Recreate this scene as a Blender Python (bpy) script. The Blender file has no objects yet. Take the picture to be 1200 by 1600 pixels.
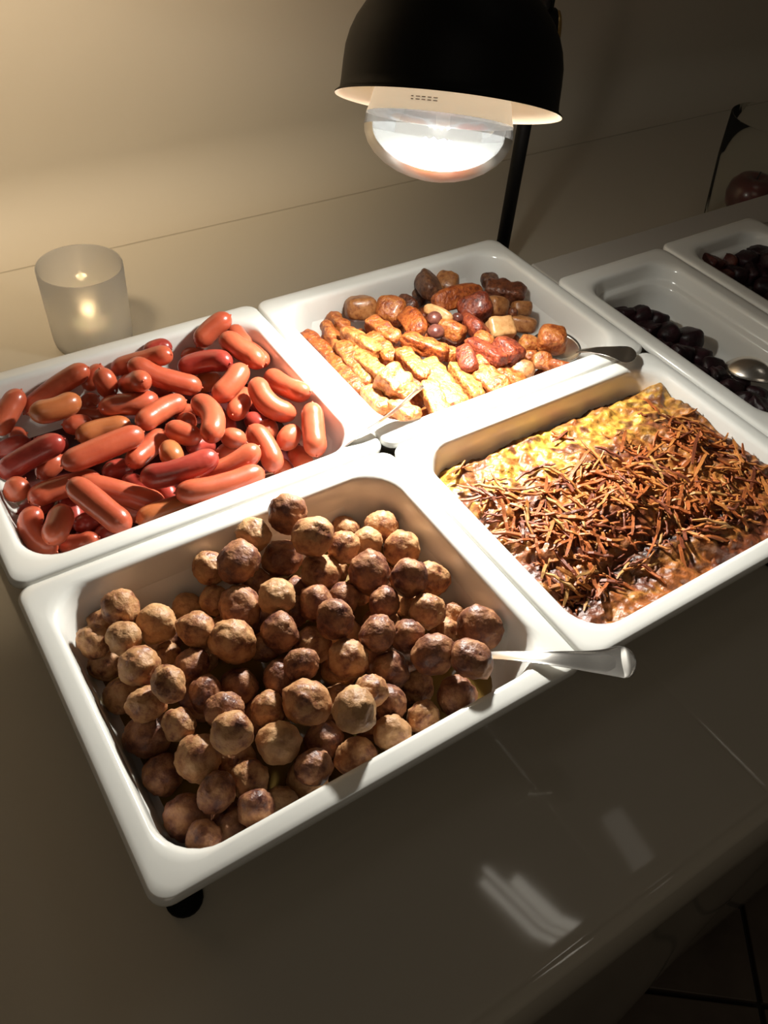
import bpy, bmesh, math, random
from mathutils import Vector, Matrix, noise, Quaternion
random.seed(7)
Z0 = 0.85          # height of the tray rims above the floor
TAB = 0.75         # table top
PI = math.pi
SC = bpy.context.scene
COL = SC.collection

# ------------------------------------------------------------ camera
cam = bpy.data.cameras.new('camera'); camo = bpy.data.objects.new('camera', cam); COL.objects.link(camo)
cam.sensor_fit = 'VERTICAL'; cam.sensor_height = 36.0; cam.sensor_width = 27.0
cam.lens = 1330.2 / 1600 * 36.0
cam.clip_start = 0.02
camo.matrix_world = Matrix(((0.83774, 0.34824, -0.42061, -0.01330),
                            (-0.54182, 0.62591, -0.56095, -0.19213),
                            (0.06792, 0.69782, 0.71304, 0.49444 + Z0),
                            (0, 0, 0, 1)))
SC.camera = camo

# ------------------------------------------------------------ exposure and light
SC.view_settings.view_transform = 'Standard'; SC.view_settings.look = 'None'
SC.view_settings.gamma = 1.0; SC.view_settings.use_curve_mapping = False
SC.view_settings.exposure = 0.0
SC.cycles.use_denoising = True
SC.cycles.max_bounces = 8; SC.cycles.diffuse_bounces = 4; SC.cycles.transparent_max_bounces = 12
SC.cycles.sample_clamp_indirect = 4.0
w = bpy.data.worlds.new('world'); SC.world = w; w.use_nodes = True
w.node_tree.nodes['Background'].inputs[0].default_value = (1.0, 0.83, 0.62, 1)
w.node_tree.nodes['Background'].inputs[1].default_value = 0.028

AX = Vector((-0.2791, -0.3362, -0.8995)).normalized()      # axis of the lamp head, out of its mouth
RIM = Vector((0.4488, 0.3901, 0.2269 + Z0))               # centre of the shade's rim

def light(name, kind, loc, energy, color, aim=None, **kw):
    d = bpy.data.lights.new(name, kind); d.energy = energy; d.color = color
    for k, v in kw.items(): setattr(d, k, v)
    o = bpy.data.objects.new(name, d); COL.objects.link(o); o.location = loc
    if aim is not None:
        o.rotation_euler = (Vector(aim) - Vector(loc)).to_track_quat('-Z', 'Y').to_euler()
    return o
# warm wall washer further along the buffet, outside the frame to the left
light('wall_washer', 'SPOT', (-0.10, 0.45, 1.62), 44, (1.0, 0.78, 0.52), aim=(0.10, 0.958, 1.17),
      spot_size=math.radians(80), spot_blend=1.0, shadow_soft_size=0.08)
# unseen fill lamp overhead, added to lift the dim front of the scene
light('overhead_fill', 'AREA', (-0.6, -1.3, 2.6), 2.4, (1.0, 0.86, 0.68), aim=(0.2, 0.1, 0.8), size=0.9)

# ------------------------------------------------------------ materials
def newmat(name):
    m = bpy.data.materials.new(name); m.use_nodes = True
    nt = m.node_tree; b = nt.nodes['Principled BSDF']
    return m, nt, b
def pbr(name, col, rough=0.5, metal=0.0, spec=0.5, bump=0.0, bscale=200.0, coat=0.0, sss=0.0, sub=(1, .3, .1), noisecol=None, ncscale=30.0, r2=None):
    m, nt, b = newmat(name)
    b.inputs['Base Color'].default_value = (*col, 1); b.inputs['Roughness'].default_value = rough
    b.inputs['Metallic'].default_value = metal; b.inputs['Specular IOR Level'].default_value = spec
    b.inputs['Coat Weight'].default_value = coat; b.inputs['Coat Roughness'].default_value = 0.15
    if sss:
        b.inputs['Subsurface Weight'].default_value = sss; b.inputs['Subsurface Radius'].default_value = sub
        b.inputs['Subsurface Scale'].default_value = 0.004
    tc = nt.nodes.new('ShaderNodeTexCoord')
    if bump:
        n = nt.nodes.new('ShaderNodeTexNoise'); n.inputs['Scale'].default_value = bscale; n.inputs['Detail'].default_value = 5
        nt.links.new(tc.outputs['Object'], n.inputs['Vector'])
        bp = nt.nodes.new('ShaderNodeBump'); bp.inputs['Strength'].default_value = 1.0; bp.inputs['Distance'].default_value = bump
        nt.links.new(n.outputs['Fac'], bp.inputs['Height']); nt.links.new(bp.outputs['Normal'], b.inputs['Normal'])
    if noisecol:
        n = nt.nodes.new('ShaderNodeTexNoise'); n.inputs['Scale'].default_value = ncscale; n.inputs['Detail'].default_value = 6
        n.inputs['Roughness'].default_value = 0.62
        oi = nt.nodes.new('ShaderNodeObjectInfo'); ad = nt.nodes.new('ShaderNodeVectorMath'); ad.operation = 'ADD'
        mu = nt.nodes.new('ShaderNodeMath'); mu.operation = 'MULTIPLY'; mu.inputs[1].default_value = 37.0
        nt.links.new(oi.outputs['Random'], mu.inputs[0]); nt.links.new(tc.outputs['Object'], ad.inputs[0])
        nt.links.new(mu.outputs[0], ad.inputs[1]); nt.links.new(ad.outputs[0], n.inputs['Vector'])
        cr = nt.nodes.new('ShaderNodeValToRGB'); el = cr.color_ramp.elements
        while len(el) < len(noisecol): el.new(0.5)
        for e, (p, c) in zip(el, noisecol): e.position = p; e.color = (*c, 1)
        nt.links.new(n.outputs['Fac'], cr.inputs[0]); nt.links.new(cr.outputs[0], b.inputs['Base Color'])
        if r2:
            mr = nt.nodes.new('ShaderNodeMapRange'); mr.inputs['From Min'].default_value = .35; mr.inputs['From Max'].default_value = .65
            mr.inputs['To Min'].default_value = r2; mr.inputs['To Max'].default_value = rough
            nt.links.new(n.outputs['Fac'], mr.inputs['Value']); nt.links.new(mr.outputs[0], b.inputs['Roughness'])
    return m
M = {}
M['porcelain'] = pbr('white_porcelain', (.80, .79, .75), rough=.16, spec=.5, coat=.3)
M['cloth'] = pbr('table_cloth', (.53, .485, .40), rough=.5, bump=.0003, bscale=5, coat=1.0); M['cloth'].node_tree.nodes['Principled BSDF'].inputs['Coat Roughness'].default_value = .05
M['wall'] = pbr('painted_wall', (.54, .49, .405), rough=.6, bump=.0015, bscale=7)
M['tile'] = pbr('floor_tile', (.10, .075, .055), rough=.45, noisecol=[(.3, (.07, .05, .035)), (.7, (.13, .10, .075))], ncscale=8)
M['grout'] = pbr('grout', (.02, .017, .014), rough=.9)
M['black'] = pbr('black_metal', (.006, .006, .006), rough=.5, spec=.12)
M['shade_in'] = pbr('cream_enamel', (.90, .84, .70), rough=.45)
M['brass'] = pbr('brass', (.55, .36, .14), rough=.3, metal=1)
M['reflector'] = pbr('bulb_reflector', (.30, .31, .33), rough=.25, metal=1)
M['steel'] = pbr('polished_steel', (.80, .76, .71), rough=.24, metal=1)
M['whitepaint'] = pbr('white_board', (.40, .37, .33), rough=.45)
M['wax'] = pbr('candle_wax', (.8, .78, .7), rough=.5, sss=.3)
M['bulbcoat'] = pbr('bulb_white_coating', (.86, .82, .74), rough=.35)
_b = M['bulbcoat'].node_tree.nodes['Principled BSDF']; _b.inputs['Emission Color'].default_value = (1, .84, .62, 1); _b.inputs['Emission Strength'].default_value = .28   # the lit bulb glows through its coating
M['print'] = pbr('grey_print', (.35, .33, .30), rough=.6)
M['meat'] = [pbr('fried_meat', (.3, .15, .07), rough=.6, spec=.4, bump=.0009, bscale=300, r2=.36,
             noisecol=[(.32, (.11, .035, .022)), (.42, (.30, .12, .055)), (.52, (.46, .225, .095)), (.72, (.60, .34, .155))], ncscale=95),
             pbr('fried_meat_dark', (.3, .15, .07), rough=.6, spec=.4, bump=.0009, bscale=300, r2=.33,
             noisecol=[(.34, (.085, .028, .024)), (.46, (.22, .085, .045)), (.60, (.40, .18, .08)), (.76, (.52, .28, .125))], ncscale=80),
             pbr('fried_meat_pale', (.3, .15, .07), rough=.62, spec=.4, bump=.0009, bscale=300, r2=.4,
             noisecol=[(.28, (.20, .075, .04)), (.40, (.40, .20, .09)), (.6, (.56, .31, .14)), (.75, (.68, .42, .21))], ncscale=95)]
def saus_mat(name, a, b2):
    return pbr(name, a, rough=.30, spec=.5, coat=.25, sss=.12, bump=.00025, bscale=160, noisecol=[(.3, a), (.7, b2)], ncscale=28)
M['saus'] = [saus_mat('sausage_red', (.46, .078, .036), (.58, .135, .062)),
             saus_mat('sausage_tan', (.42, .115, .035), (.52, .17, .06)),
             saus_mat('sausage_deep_red', (.30, .030, .022), (.44, .062, .040))]
def potm(name, cols, rough=.42, sc=170, bump=.0020):
    return pbr(name, cols[1], rough=rough, spec=.5, bump=bump, bscale=260, coat=.12, noisecol=list(zip((.34, .46, .60, .74), cols)), ncscale=sc)
M['pot'] = [potm('potato_orange', [(0.11, 0.016, 0.00375), (0.261, 0.0524, 0.00938), (0.378, 0.0958, 0.0169), (0.427, 0.146, 0.0338)]),
            potm('potato_golden', [(0.165, 0.0274, 0.00562), (0.31, 0.0775, 0.015), (0.413, 0.141, 0.0319), (0.482, 0.205, 0.0638)]),
            potm('potato_yellow', [(0.22, 0.0456, 0.00938), (0.378, 0.123, 0.0263), (0.468, 0.201, 0.0562), (0.523, 0.274, 0.112)]),
            potm('potato_tan', [(0.16, 0.045, 0.0125), (0.288, 0.108, 0.03), (0.376, 0.162, 0.055), (0.44, 0.216, 0.085)], bump=.0006),
            potm('potato_brown', [(0.048, 0.0108, 0.005), (0.104, 0.027, 0.01), (0.176, 0.051, 0.0175), (0.24, 0.084, 0.03)]),
            potm('potato_russet', [(0.072, 0.0108, 0.007), (0.176, 0.027, 0.011), (0.272, 0.054, 0.0175), (0.36, 0.096, 0.03)]),
            potm('potato_pale', [(0.384, 0.162, 0.05), (0.496, 0.252, 0.095), (0.56, 0.3, 0.125), (0.6, 0.342, 0.16)], bump=.0003),
            potm('shallot_brown', [(0.04, 0.012, 0.006), (0.096, 0.033, 0.015), (0.16, 0.066, 0.0275), (0.224, 0.102, 0.045)]),
            potm('olive_purple', [(0.056, 0.015, 0.011), (0.096, 0.027, 0.02), (0.136, 0.045, 0.03), (0.2, 0.072, 0.045)], rough=.3, bump=.0002)]
M['beet'] = [pbr('dark_beet', (.018, .008, .010), rough=.42, spec=.3, bump=.001, bscale=180, noisecol=[(.35, (.006, .003, .004)), (.7, (.035, .010, .014))], ncscale=60),
             pbr('red_beet', (.06, .012, .012), rough=.35, spec=.5, bump=.001, bscale=180, noisecol=[(.35, (.05, .008, .008)), (.7, (.13, .035, .02))], ncscale=60)]
def gratin_mat():
    m, nt, b = newmat('gratin_crust')
    at = nt.nodes.new('ShaderNodeVertexColor'); at.layer_name = 'Col'
    tc = nt.nodes.new('ShaderNodeTexCoord')
    n = nt.nodes.new('ShaderNodeTexNoise'); n.inputs['Scale'].default_value = 150; n.inputs['Detail'].default_value = 6
    nt.links.new(tc.outputs['Object'], n.inputs['Vector'])
    mr = nt.nodes.new('ShaderNodeMapRange'); mr.inputs['From Min'].default_value = .3; mr.inputs['From Max'].default_value = .7
    mr.inputs['To Min'].default_value = .45; mr.inputs['To Max'].default_value = 1.35
    nt.links.new(n.outputs['Fac'], mr.inputs['Value'])
    mx = nt.nodes.new('ShaderNodeVectorMath'); mx.operation = 'SCALE'
    nt.links.new(at.outputs['Color'], mx.inputs[0]); nt.links.new(mr.outputs[0], mx.inputs['Scale'])
    nt.links.new(mx.outputs[0], b.inputs['Base Color'])
    bp = nt.nodes.new('ShaderNodeBump'); bp.inputs['Distance'].default_value = .0022; bp.inputs['Strength'].default_value = 1
    nt.links.new(n.outputs['Fac'], bp.inputs['Height']); nt.links.new(bp.outputs['Normal'], b.inputs['Normal'])
    b.inputs['Roughness'].default_value = .42; b.inputs['Coat Weight'].default_value = .1
    return m
M['gratin'] = gratin_mat()
M['strip'] = [pbr('potato_strip_%s' % n, c, rough=.5, spec=.35, bump=.0004, bscale=400, noisecol=[(.35, tuple(v * .6 for v in c)), (.65, c)], ncscale=90)
              for n, c in (('rust', (.46, .125, .032)), ('orange', (.58, .21, .050)), ('brown', (.22, .055, .022)), ('straw', (.60, .31, .10)))]
M['juice'] = pbr('meat_juice', (.20, .12, .03), rough=.1, spec=.5)
def glassy(name, tint, frost, gloss_rough=.05, fres=1.45, clear=None):
    """thin walled glass: clear share, frosted (scattering) share and a fresnel reflection"""
    m = bpy.data.materials.new(name); m.use_nodes = True; nt = m.node_tree; nt.nodes.clear()
    out = nt.nodes.new('ShaderNodeOutputMaterial')
    tr = nt.nodes.new('ShaderNodeBsdfTransparent'); tr.inputs[0].default_value = (*tint, 1)
    tl = nt.nodes.new('ShaderNodeBsdfTranslucent'); tl.inputs[0].default_value = (*tint, 1)
    df = nt.nodes.new('ShaderNodeBsdfDiffuse'); df.inputs[0].default_value = (*tint, 1)
    m0 = nt.nodes.new('ShaderNodeMixShader'); m0.inputs[0].default_value = .35
    nt.links.new(tl.outputs[0], m0.inputs[1]); nt.links.new(df.outputs[0], m0.inputs[2])
    m1 = nt.nodes.new('ShaderNodeMixShader'); m1.inputs[0].default_value = frost
    nt.links.new(tr.outputs[0], m1.inputs[1]); nt.links.new(m0.outputs[0], m1.inputs[2])
    gl = nt.nodes.new('ShaderNodeBsdfGlossy'); gl.inputs['Roughness'].default_value = gloss_rough
    fr = nt.nodes.new('ShaderNodeFresnel'); fr.inputs[0].default_value = fres
    m2 = nt.nodes.new('ShaderNodeMixShader'); nt.links.new(fr.outputs[0], m2.inputs[0])
    nt.links.new(m1.outputs[0], m2.inputs[1]); nt.links.new(gl.outputs[0], m2.inputs[2])
    nt.links.new(m2.outputs[0], out.inputs[0])
    return m
def frosted(name):
    m = bpy.data.materials.new(name); m.use_nodes = True; nt = m.node_tree; nt.nodes.clear(); N_ = nt.nodes.new
    out = N_('ShaderNodeOutputMaterial'); rf = N_('ShaderNodeBsdfRefraction'); rf.inputs['IOR'].default_value = 1.12; rf.inputs['Roughness'].default_value = .85
    rf.inputs[0].default_value = (1, 1, 1, 1)
    tr = N_('ShaderNodeBsdfTransparent'); tl = N_('ShaderNodeBsdfTranslucent'); df = N_('ShaderNodeBsdfDiffuse'); gl = N_('ShaderNodeBsdfGlossy'); gl.inputs['Roughness'].default_value = .10
    def mix(f, a, b):
        x = N_('ShaderNodeMixShader'); x.inputs[0].default_value = f; nt.links.new(a.outputs[0], x.inputs[1]); nt.links.new(b.outputs[0], x.inputs[2]); return x
    a = mix(.5, tl, df); b = mix(.46, rf, a); c = mix(.07, b, tr); d = mix(.05, c, gl)
    nt.links.new(d.outputs[0], out.inputs[0]); return m
M['frosted'] = frosted('frosted_glass')
M['bulb_clear'] = glassy('clear_bulb_glass', (.97, .98, 1.0), .02, .03, 1.7)
M['bulb_lens'] = glassy('bulb_lens_glass', (.84, .92, 1.0), .10, .30, 1.12)
M['vase'] = glassy('clear_vase_glass', (.97, .97, .95), .03, .04, 1.06)
def emis(name, col, s):
    m = bpy.data.materials.new(name); m.use_nodes = True; nt = m.node_tree; nt.nodes.clear()
    out = nt.nodes.new('ShaderNodeOutputMaterial'); e = nt.nodes.new('ShaderNodeEmission')
    e.inputs[0].default_value = (*col, 1); e.inputs[1].default_value = s; nt.links.new(e.outputs[0], out.inputs[0]); return m
M['flame'] = emis('candle_flame', (1, .72, .36), 17)
M['filament'] = emis('glowing_filament', (1, .93, .82), 500)

# ------------------------------------------------------------ helpers
def link(name, me, mat=None, parent=None, loc=None):
    o = bpy.data.objects.new(name, me); COL.objects.link(o)
    if mat is not None and not me.materials: me.materials.append(mat)
    if parent is not None: o.parent = parent
    if loc is not None: o.location = loc
    return o
def bm_obj(name, bm, mat, parent=None, smooth=True, loc=None):
    me = bpy.data.meshes.new(name); bmesh.ops.recalc_face_normals(bm, faces=bm.faces[:]); bm.to_mesh(me); bm.free()
    if smooth:
        for p in me.polygons: p.use_smooth = True
    return link(name, me, mat, parent, loc)
def tag(o, label, cat, group=None):
    o['label'] = label; o['category'] = cat
    if group: o['group'] = group
    return o
def empty(name, loc, label=None, cat=None, group=None):
    o = bpy.data.objects.new(name, None); COL.objects.link(o); o.location = loc; o.empty_display_size = .02
    if label: tag(o, label, cat, group)
    return o
def rel(parent, co): return Vector(co) - Vector(parent.location)
def rings(bm, rs, closed=True, cap0=False, cap1=False):
    vs = [[bm.verts.new(p) for p in r] for r in rs]
    for a, b in zip(vs[:-1], vs[1:]):
        n = len(a)
        for i in range(n if closed else n - 1):
            j = (i + 1) % n
            bm.faces.new((a[i], a[j], b[j], b[i]))
    if cap0: bm.faces.new(vs[0])
    if cap1: bm.faces.new(vs[-1])
    return vs
def basis(ax):
    ax = Vector(ax).normalized()
    u = ax.orthogonal().normalized(); return ax, u, ax.cross(u)
def lathe(bm, o, ax, prof, n=48, cap0=False, cap1=False):
    ax, u, v = basis(ax); o = Vector(o)
    rings(bm, [[o + ax * h + (u * math.cos(2 * PI * i / n) + v * math.sin(2 * PI * i / n)) * r for i in range(n)] for r, h in prof], True, cap0, cap1)
def box(bm, lo, hi, bev=0.0):
    r = bmesh.ops.create_cube(bm, size=1.0); vs = r['verts']
    for v in vs:
        v.co = Vector([lo[k] + (v.co[k] + .5) * (hi[k] - lo[k]) for k in range(3)])
    if bev:
        es = list({e for v in vs for e in v.link_edges})
        bmesh.ops.bevel(bm, geom=es, offset=bev, segments=2, affect='EDGES', profile=.5)
def tube(bm, pts, rad, n=12, cap=True):
    pts = [Vector(p) for p in pts]; rs = []
    t = (pts[1] - pts[0]).normalized(); u = t.orthogonal().normalized()
    for i, p in enumerate(pts):
        if i == 0: t = (pts[1] - pts[0])
        elif i == len(pts) - 1: t = pts[-1] - pts[-2]
        else: t = pts[i + 1] - pts[i - 1]
        t = t.normalized(); u = (u - t * u.dot(t)).normalized(); v = t.cross(u)
        r = rad[i] if hasattr(rad, '__len__') else rad
        rs.append([p + (u * math.cos(2 * PI * k / n) + v * math.sin(2 * PI * k / n)) * r for k in range(n)])
    rings(bm, rs, True, cap, cap)
def P(x, y, z): return Vector((x, y, z + Z0))

# ------------------------------------------------------------ the setting
def structure(o): o['kind'] = 'structure'; return o
WALLY = 0.958
RC = .085      # cove added at the wall's foot so its shading blends into the table
bm = bmesh.new(); prof = [(WALLY + .12, 0), (WALLY + .12, 2.6), (WALLY, 2.6), (WALLY, TAB + RC + .0002)]
prof += [(WALLY - RC * (1 - math.cos(a)), TAB + .0002 + RC * (1 - math.sin(a))) for a in [math.radians(90 * k / 24) for k in range(1, 25)]]
prof += [(WALLY - RC, TAB - .0010), (WALLY, TAB - .0010), (WALLY, 0)]
rings(bm, [[(x, y, z) for y, z in prof] for x in (-1.6, 3.2)], True, True, True); bmesh.ops.recalc_face_normals(bm, faces=bm.faces[:])
for e in bm.edges: e.smooth = e.calc_face_angle(0) < .4
wb = structure(bm_obj('wall_back', bm, M['wall']))
bm = bmesh.new(); box(bm, (-1.6, -2.2, -.06), (3.2, WALLY, -.012)); fl = structure(bm_obj('floor', bm, M['grout'], smooth=False))
# floor tiles, laid diagonally to the table as seen beyond the hem
ta = math.atan2(-.118, .148); e1 = Vector((math.cos(ta), math.sin(ta), 0)); e2 = Vector((-math.sin(ta), math.cos(ta), 0))
T = .30; o0 = Vector((.713, -.241, 0)) + e1 * .004
tm = {}
bm = bmesh.new(); box(bm, (.004, .004, -.012), (T - .004, T - .004, 0), .002)
tile_me = bpy.data.meshes.new('floor_tile'); bm.to_mesh(tile_me); bm.free(); tile_me.materials.append(M['tile'])
for i in range(-4, 5):
    for j in range(-5, 3):
        c = o0 + e1 * (i * T) + e2 * (j * T)
        if -1.2 < c.x < 2.6 and -2.0 < c.y < .5:
            t_ = bpy.data.objects.new('floor_tile', tile_me); COL.objects.link(t_); t_.parent = fl
            t_.location = c; t_.rotation_euler = (0, 0, ta + random.uniform(-.003, .003))

# the table under its long white cloth
table = empty('buffet_table', (0.6, .4, 0), 'long buffet table wrapped in a pale floor-length cloth, carrying all the trays', 'table')
FX = -.135
bm = bmesh.new(); box(bm, (-1.45, FX + .006, TAB - .03), (2.9, WALLY - .006, TAB - .0015), .004); bm_obj('tabletop', bm, M['whitepaint'], table, False).location = (-.6, -.4, 0)
for x in (-1.35, 0.7, 2.8):
    for y in (0.0, .88):
        bm = bmesh.new(); tube(bm, [(x, y, 0), (x, y, TAB - .03)], .022, 14); bm_obj('leg', bm, M['black'], table).location = (-.6, -.4, 0)
bm = bmesh.new()
xs = [-1.46 + i * .02 for i in range(int(4.36 / .02) + 1)]
rows = []
def crease(x, y):      # ironed-in fold lines of the cloth
    h = 0
    h -= .0007 * math.exp(-((y - (FX + .012)) / .0012) ** 2)
    h -= .0007 * math.exp(-((x - .4325) / .0014) ** 2) * (y < -.03)
    return h
ys = [WALLY - RC - .0003, WALLY - RC - .006, .8, .65, .5, .35, .2, .1, .0, -.05, -.09, -.105, FX + .0155, FX + .0135, FX + .012, FX + .0105, FX + .0085, FX + .004, FX + .0018, FX + .0004]
xs = sorted(xs + [.4325 + k * .0014 for k in (-2, -1, 0, 1, 2)])
for k, y in enumerate(ys):
    dz = -.0004 if y > WALLY - RC - .001 else 0 if y > FX + .003 else (-.0012 if y > FX + .001 else -.0035)
    rows.append([(x, y, TAB + .0006 + dz + crease(x, y) * (y > FX + .003) + .0006 * noise.noise(Vector((x * 4, y * 4, 3))) * (y < .7)) for x in xs])
def hemy(x, s):
    f = .012 * math.sin(x * 9.0 + 1.3) + .006 * math.sin(x * 23) + .01 * noise.noise(Vector((x * 3, 5, 0)))
    base = -.0045 - .002 + (f + .004) * s
    return FX + base
for s in (.02, .06, .12, .2, .3, .4, .5, .6, .7, .8, .9, 1):
    rows.append([(x, min(hemy(x, s), FX - .001 * s), TAB - .006 - s * (TAB - .04)) for x in xs])
vs = [[bm.verts.new(p) for p in r] for r in rows]
for a, b in zip(vs[:-1], vs[1:]):
    for i in range(len(a) - 1): bm.faces.new((a[i], b[i], b[i + 1], a[i + 1]))
cl = bm_obj('tablecloth', bm, M['cloth'])
tag(cl, 'plain pale tablecloth hanging to the floor over the front edge of the buffet table', 'tablecloth')
md = cl.modifiers.new('thick', 'SOLIDIFY'); md.thickness = .0008; md.offset = -1

# ------------------------------------------------------------ trays
def rrect(x0, x1, y0, y1, r, z, n=7):
    pts = []
    for cx, cy, a0 in ((x1 - r, y1 - r, 0), (x0 + r, y1 - r, 90), (x0 + r, y0 + r, 180), (x1 - r, y0 + r, 270)):
        for k in range(n + 1):
            a = math.radians(a0 + 90 * k / n); pts.append(Vector((cx + r * math.cos(a), cy + r * math.sin(a), z)))
    return pts
def tray(x0, x1, y0, y1, label, g=.0009, fx=0.0, fy=0.0, shoulder=False, group=None):
    """rim plane at Z0; fx, fy widen the flange"""
    root = (.5 * (x0 + x1), .5 * (y0 + y1), Z0 - .066)
    prof = [(.050, -.066, .020), (.038, -.0655, .026), (.030, -.060, .030), (.0245, -.045, .032), (.0185, -.013, .028), (.013, -.0085, .022),
            (.0035, -.0085, .011), (.0008, -.0078, .012), (0, -.006, .0125), (0, -.003, .0125), (.0007, -.0012, .012), (.0025, -.0002, .0118),
            (.006, .0, .016), (.0125, .0, .024), (.0152, -.0006, .028), (.0170, -.0022, .031), (.0180, -.005, .033), (.0195, -.014, .035)]
    if shoulder: prof += [(.0205, -.0175, .035), (.0220, -.0185, .034), (.0265, -.0195, .031), (.0280, -.0215, .031), (.0290, -.030, .031), (.031, -.046, .031), (.034, -.054, .031), (.042, -.0595, .028), (.055, -.0605, .02)]
    else: prof += [(.0215, -.030, .036), (.0240, -.046, .036), (.0270, -.0535, .034), (.0335, -.0588, .030), (.045, -.0605, .022)]
    bm = bmesh.new(); R = []
    for k, (i, z, r) in enumerate(prof):
        ex = fx * min(1, max(0, (i - .003) / .012)) if True else 0; ey = fy * min(1, max(0, (i - .003) / .012))
        R.append([p - Vector(root) for p in rrect(x0 + g + i + ex, x1 - g - i - ex, y0 + g + i + ey, y1 - g - i - ey, r, z + Z0)])
    rings(bm, R, True, True, True)
    o = bm_obj('serving_tray', bm, M['porcelain'], loc=root)
    return tag(o, label, 'tray', group)
B = .2624
tray_m = tray(0, .325, 0, B, 'white porcelain tray in the front left, heaped with browned meatballs')
tray_s = tray(0, .325, B, 2 * B, 'white porcelain tray at the back left, full of small red sausages')
tray_g = tray(.325, .65, 0, B, 'white porcelain tray at the right holding the golden baked potato gratin')
tray_p = tray(.325, .65, B, 2 * B, 'white porcelain tray at the back below the lamp, with roasted potatoes', fy=.004)
tray_b = tray(.652, .826, .092, .416, 'narrow white tray with dark beetroot and a spoon, nearest the gratin tray', fx=.004, fy=.008, shoulder=True)
tray_c = tray(.8275, 1.0015, .094, .420, 'narrow white tray of dark beetroot in the far right corner', fx=.004, fy=.008, shoulder=True)

# black rack that carries the four big trays
rk = empty('tray_rack', (.325, .2624, TAB), 'low black metal rack with round feet standing under the four large trays', 'rack')
for x0, x1, y0, y1 in ((.018, .632, .034, .044), (.018, .632, .216, .226), (.018, .632, .296, .306), (.018, .632, .478, .488)):
    bm = bmesh.new(); box(bm, (x0, y0, Z0 - .0745), (x1, y1, Z0 - .0665), .0015); bm_obj('rail', bm, M['black'], rk).location = -rk.location
for x in (.018, .624):
    bm = bmesh.new(); box(bm, (x, .03, Z0 - .0825), (x + .010, .492, Z0 - .0748), .0015); bm_obj('cross_rail', bm, M['black'], rk).location = -rk.location
    for y in (.036, .484):
        bm = bmesh.new(); lathe(bm, (x + .006, y, TAB + .0022), (0, 0, 1), [(.011, 0), (.0125, .001), (.0125, .0045), (.008, .007), (.007, .0102), (.007, .0145)], 20, True, True)
        bm_obj('foot', bm, M['black'], rk).location = -rk.location
# raised white board frame that carries the two narrow trays
fr = empty('serving_riser', (.9, .25, TAB), 'raised white riser board behind and around the two narrow beetroot trays', 'riser')
for lo, hi in (((.662, .408, Z0 - .022), (1.42, .466, Z0 - .0095)), ((.662, .070, Z0 - .022), (1.42, .1105, Z0 - .0095)), ((1.002, .1105, Z0 - .022), (1.42, .408, Z0 - .0095))):
    bm = bmesh.new(); box(bm, lo, hi, .002); bm_obj('board', bm, M['whitepaint'], fr, False).location = -fr.location
for x in (.69, 1.39):
    for y in (.082, .440):
        bm = bmesh.new(); box(bm, (x, y, TAB + .002), (x + .02, y + .02, Z0 - .022), .001); bm_obj('post', bm, M['whitepaint'], fr, False).location = -fr.location

# ------------------------------------------------------------ wording of places
ORD = ['first', 'second', 'third', 'fourth', 'fifth', 'sixth', 'seventh', 'eighth', 'ninth', 'tenth', 'eleventh', 'twelfth', 'thirteenth', 'fourteenth', 'fifteenth', 'sixteenth', 'seventeenth', 'eighteenth', 'nineteenth', 'twentieth']
def rowlabels(cs, nrow, y0, y1):
    """cs: list of (x, y); returns (row index from the back, place from the left) for each"""
    rows = {}
    srt = sorted(range(len(cs)), key=lambda i: -cs[i][1]); per = math.ceil(len(cs) / nrow)
    out = [None] * len(cs)
    for k in range(nrow):
        ids = sorted(srt[k * per:(k + 1) * per], key=lambda i: cs[i][0])
        for q, i in enumerate(ids): out[i] = (k, q)
    return out
def rowword(k, n): return 'back row' if k == 0 else ('front row' if k == n - 1 else ORD[k] + ' row from the back')

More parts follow.
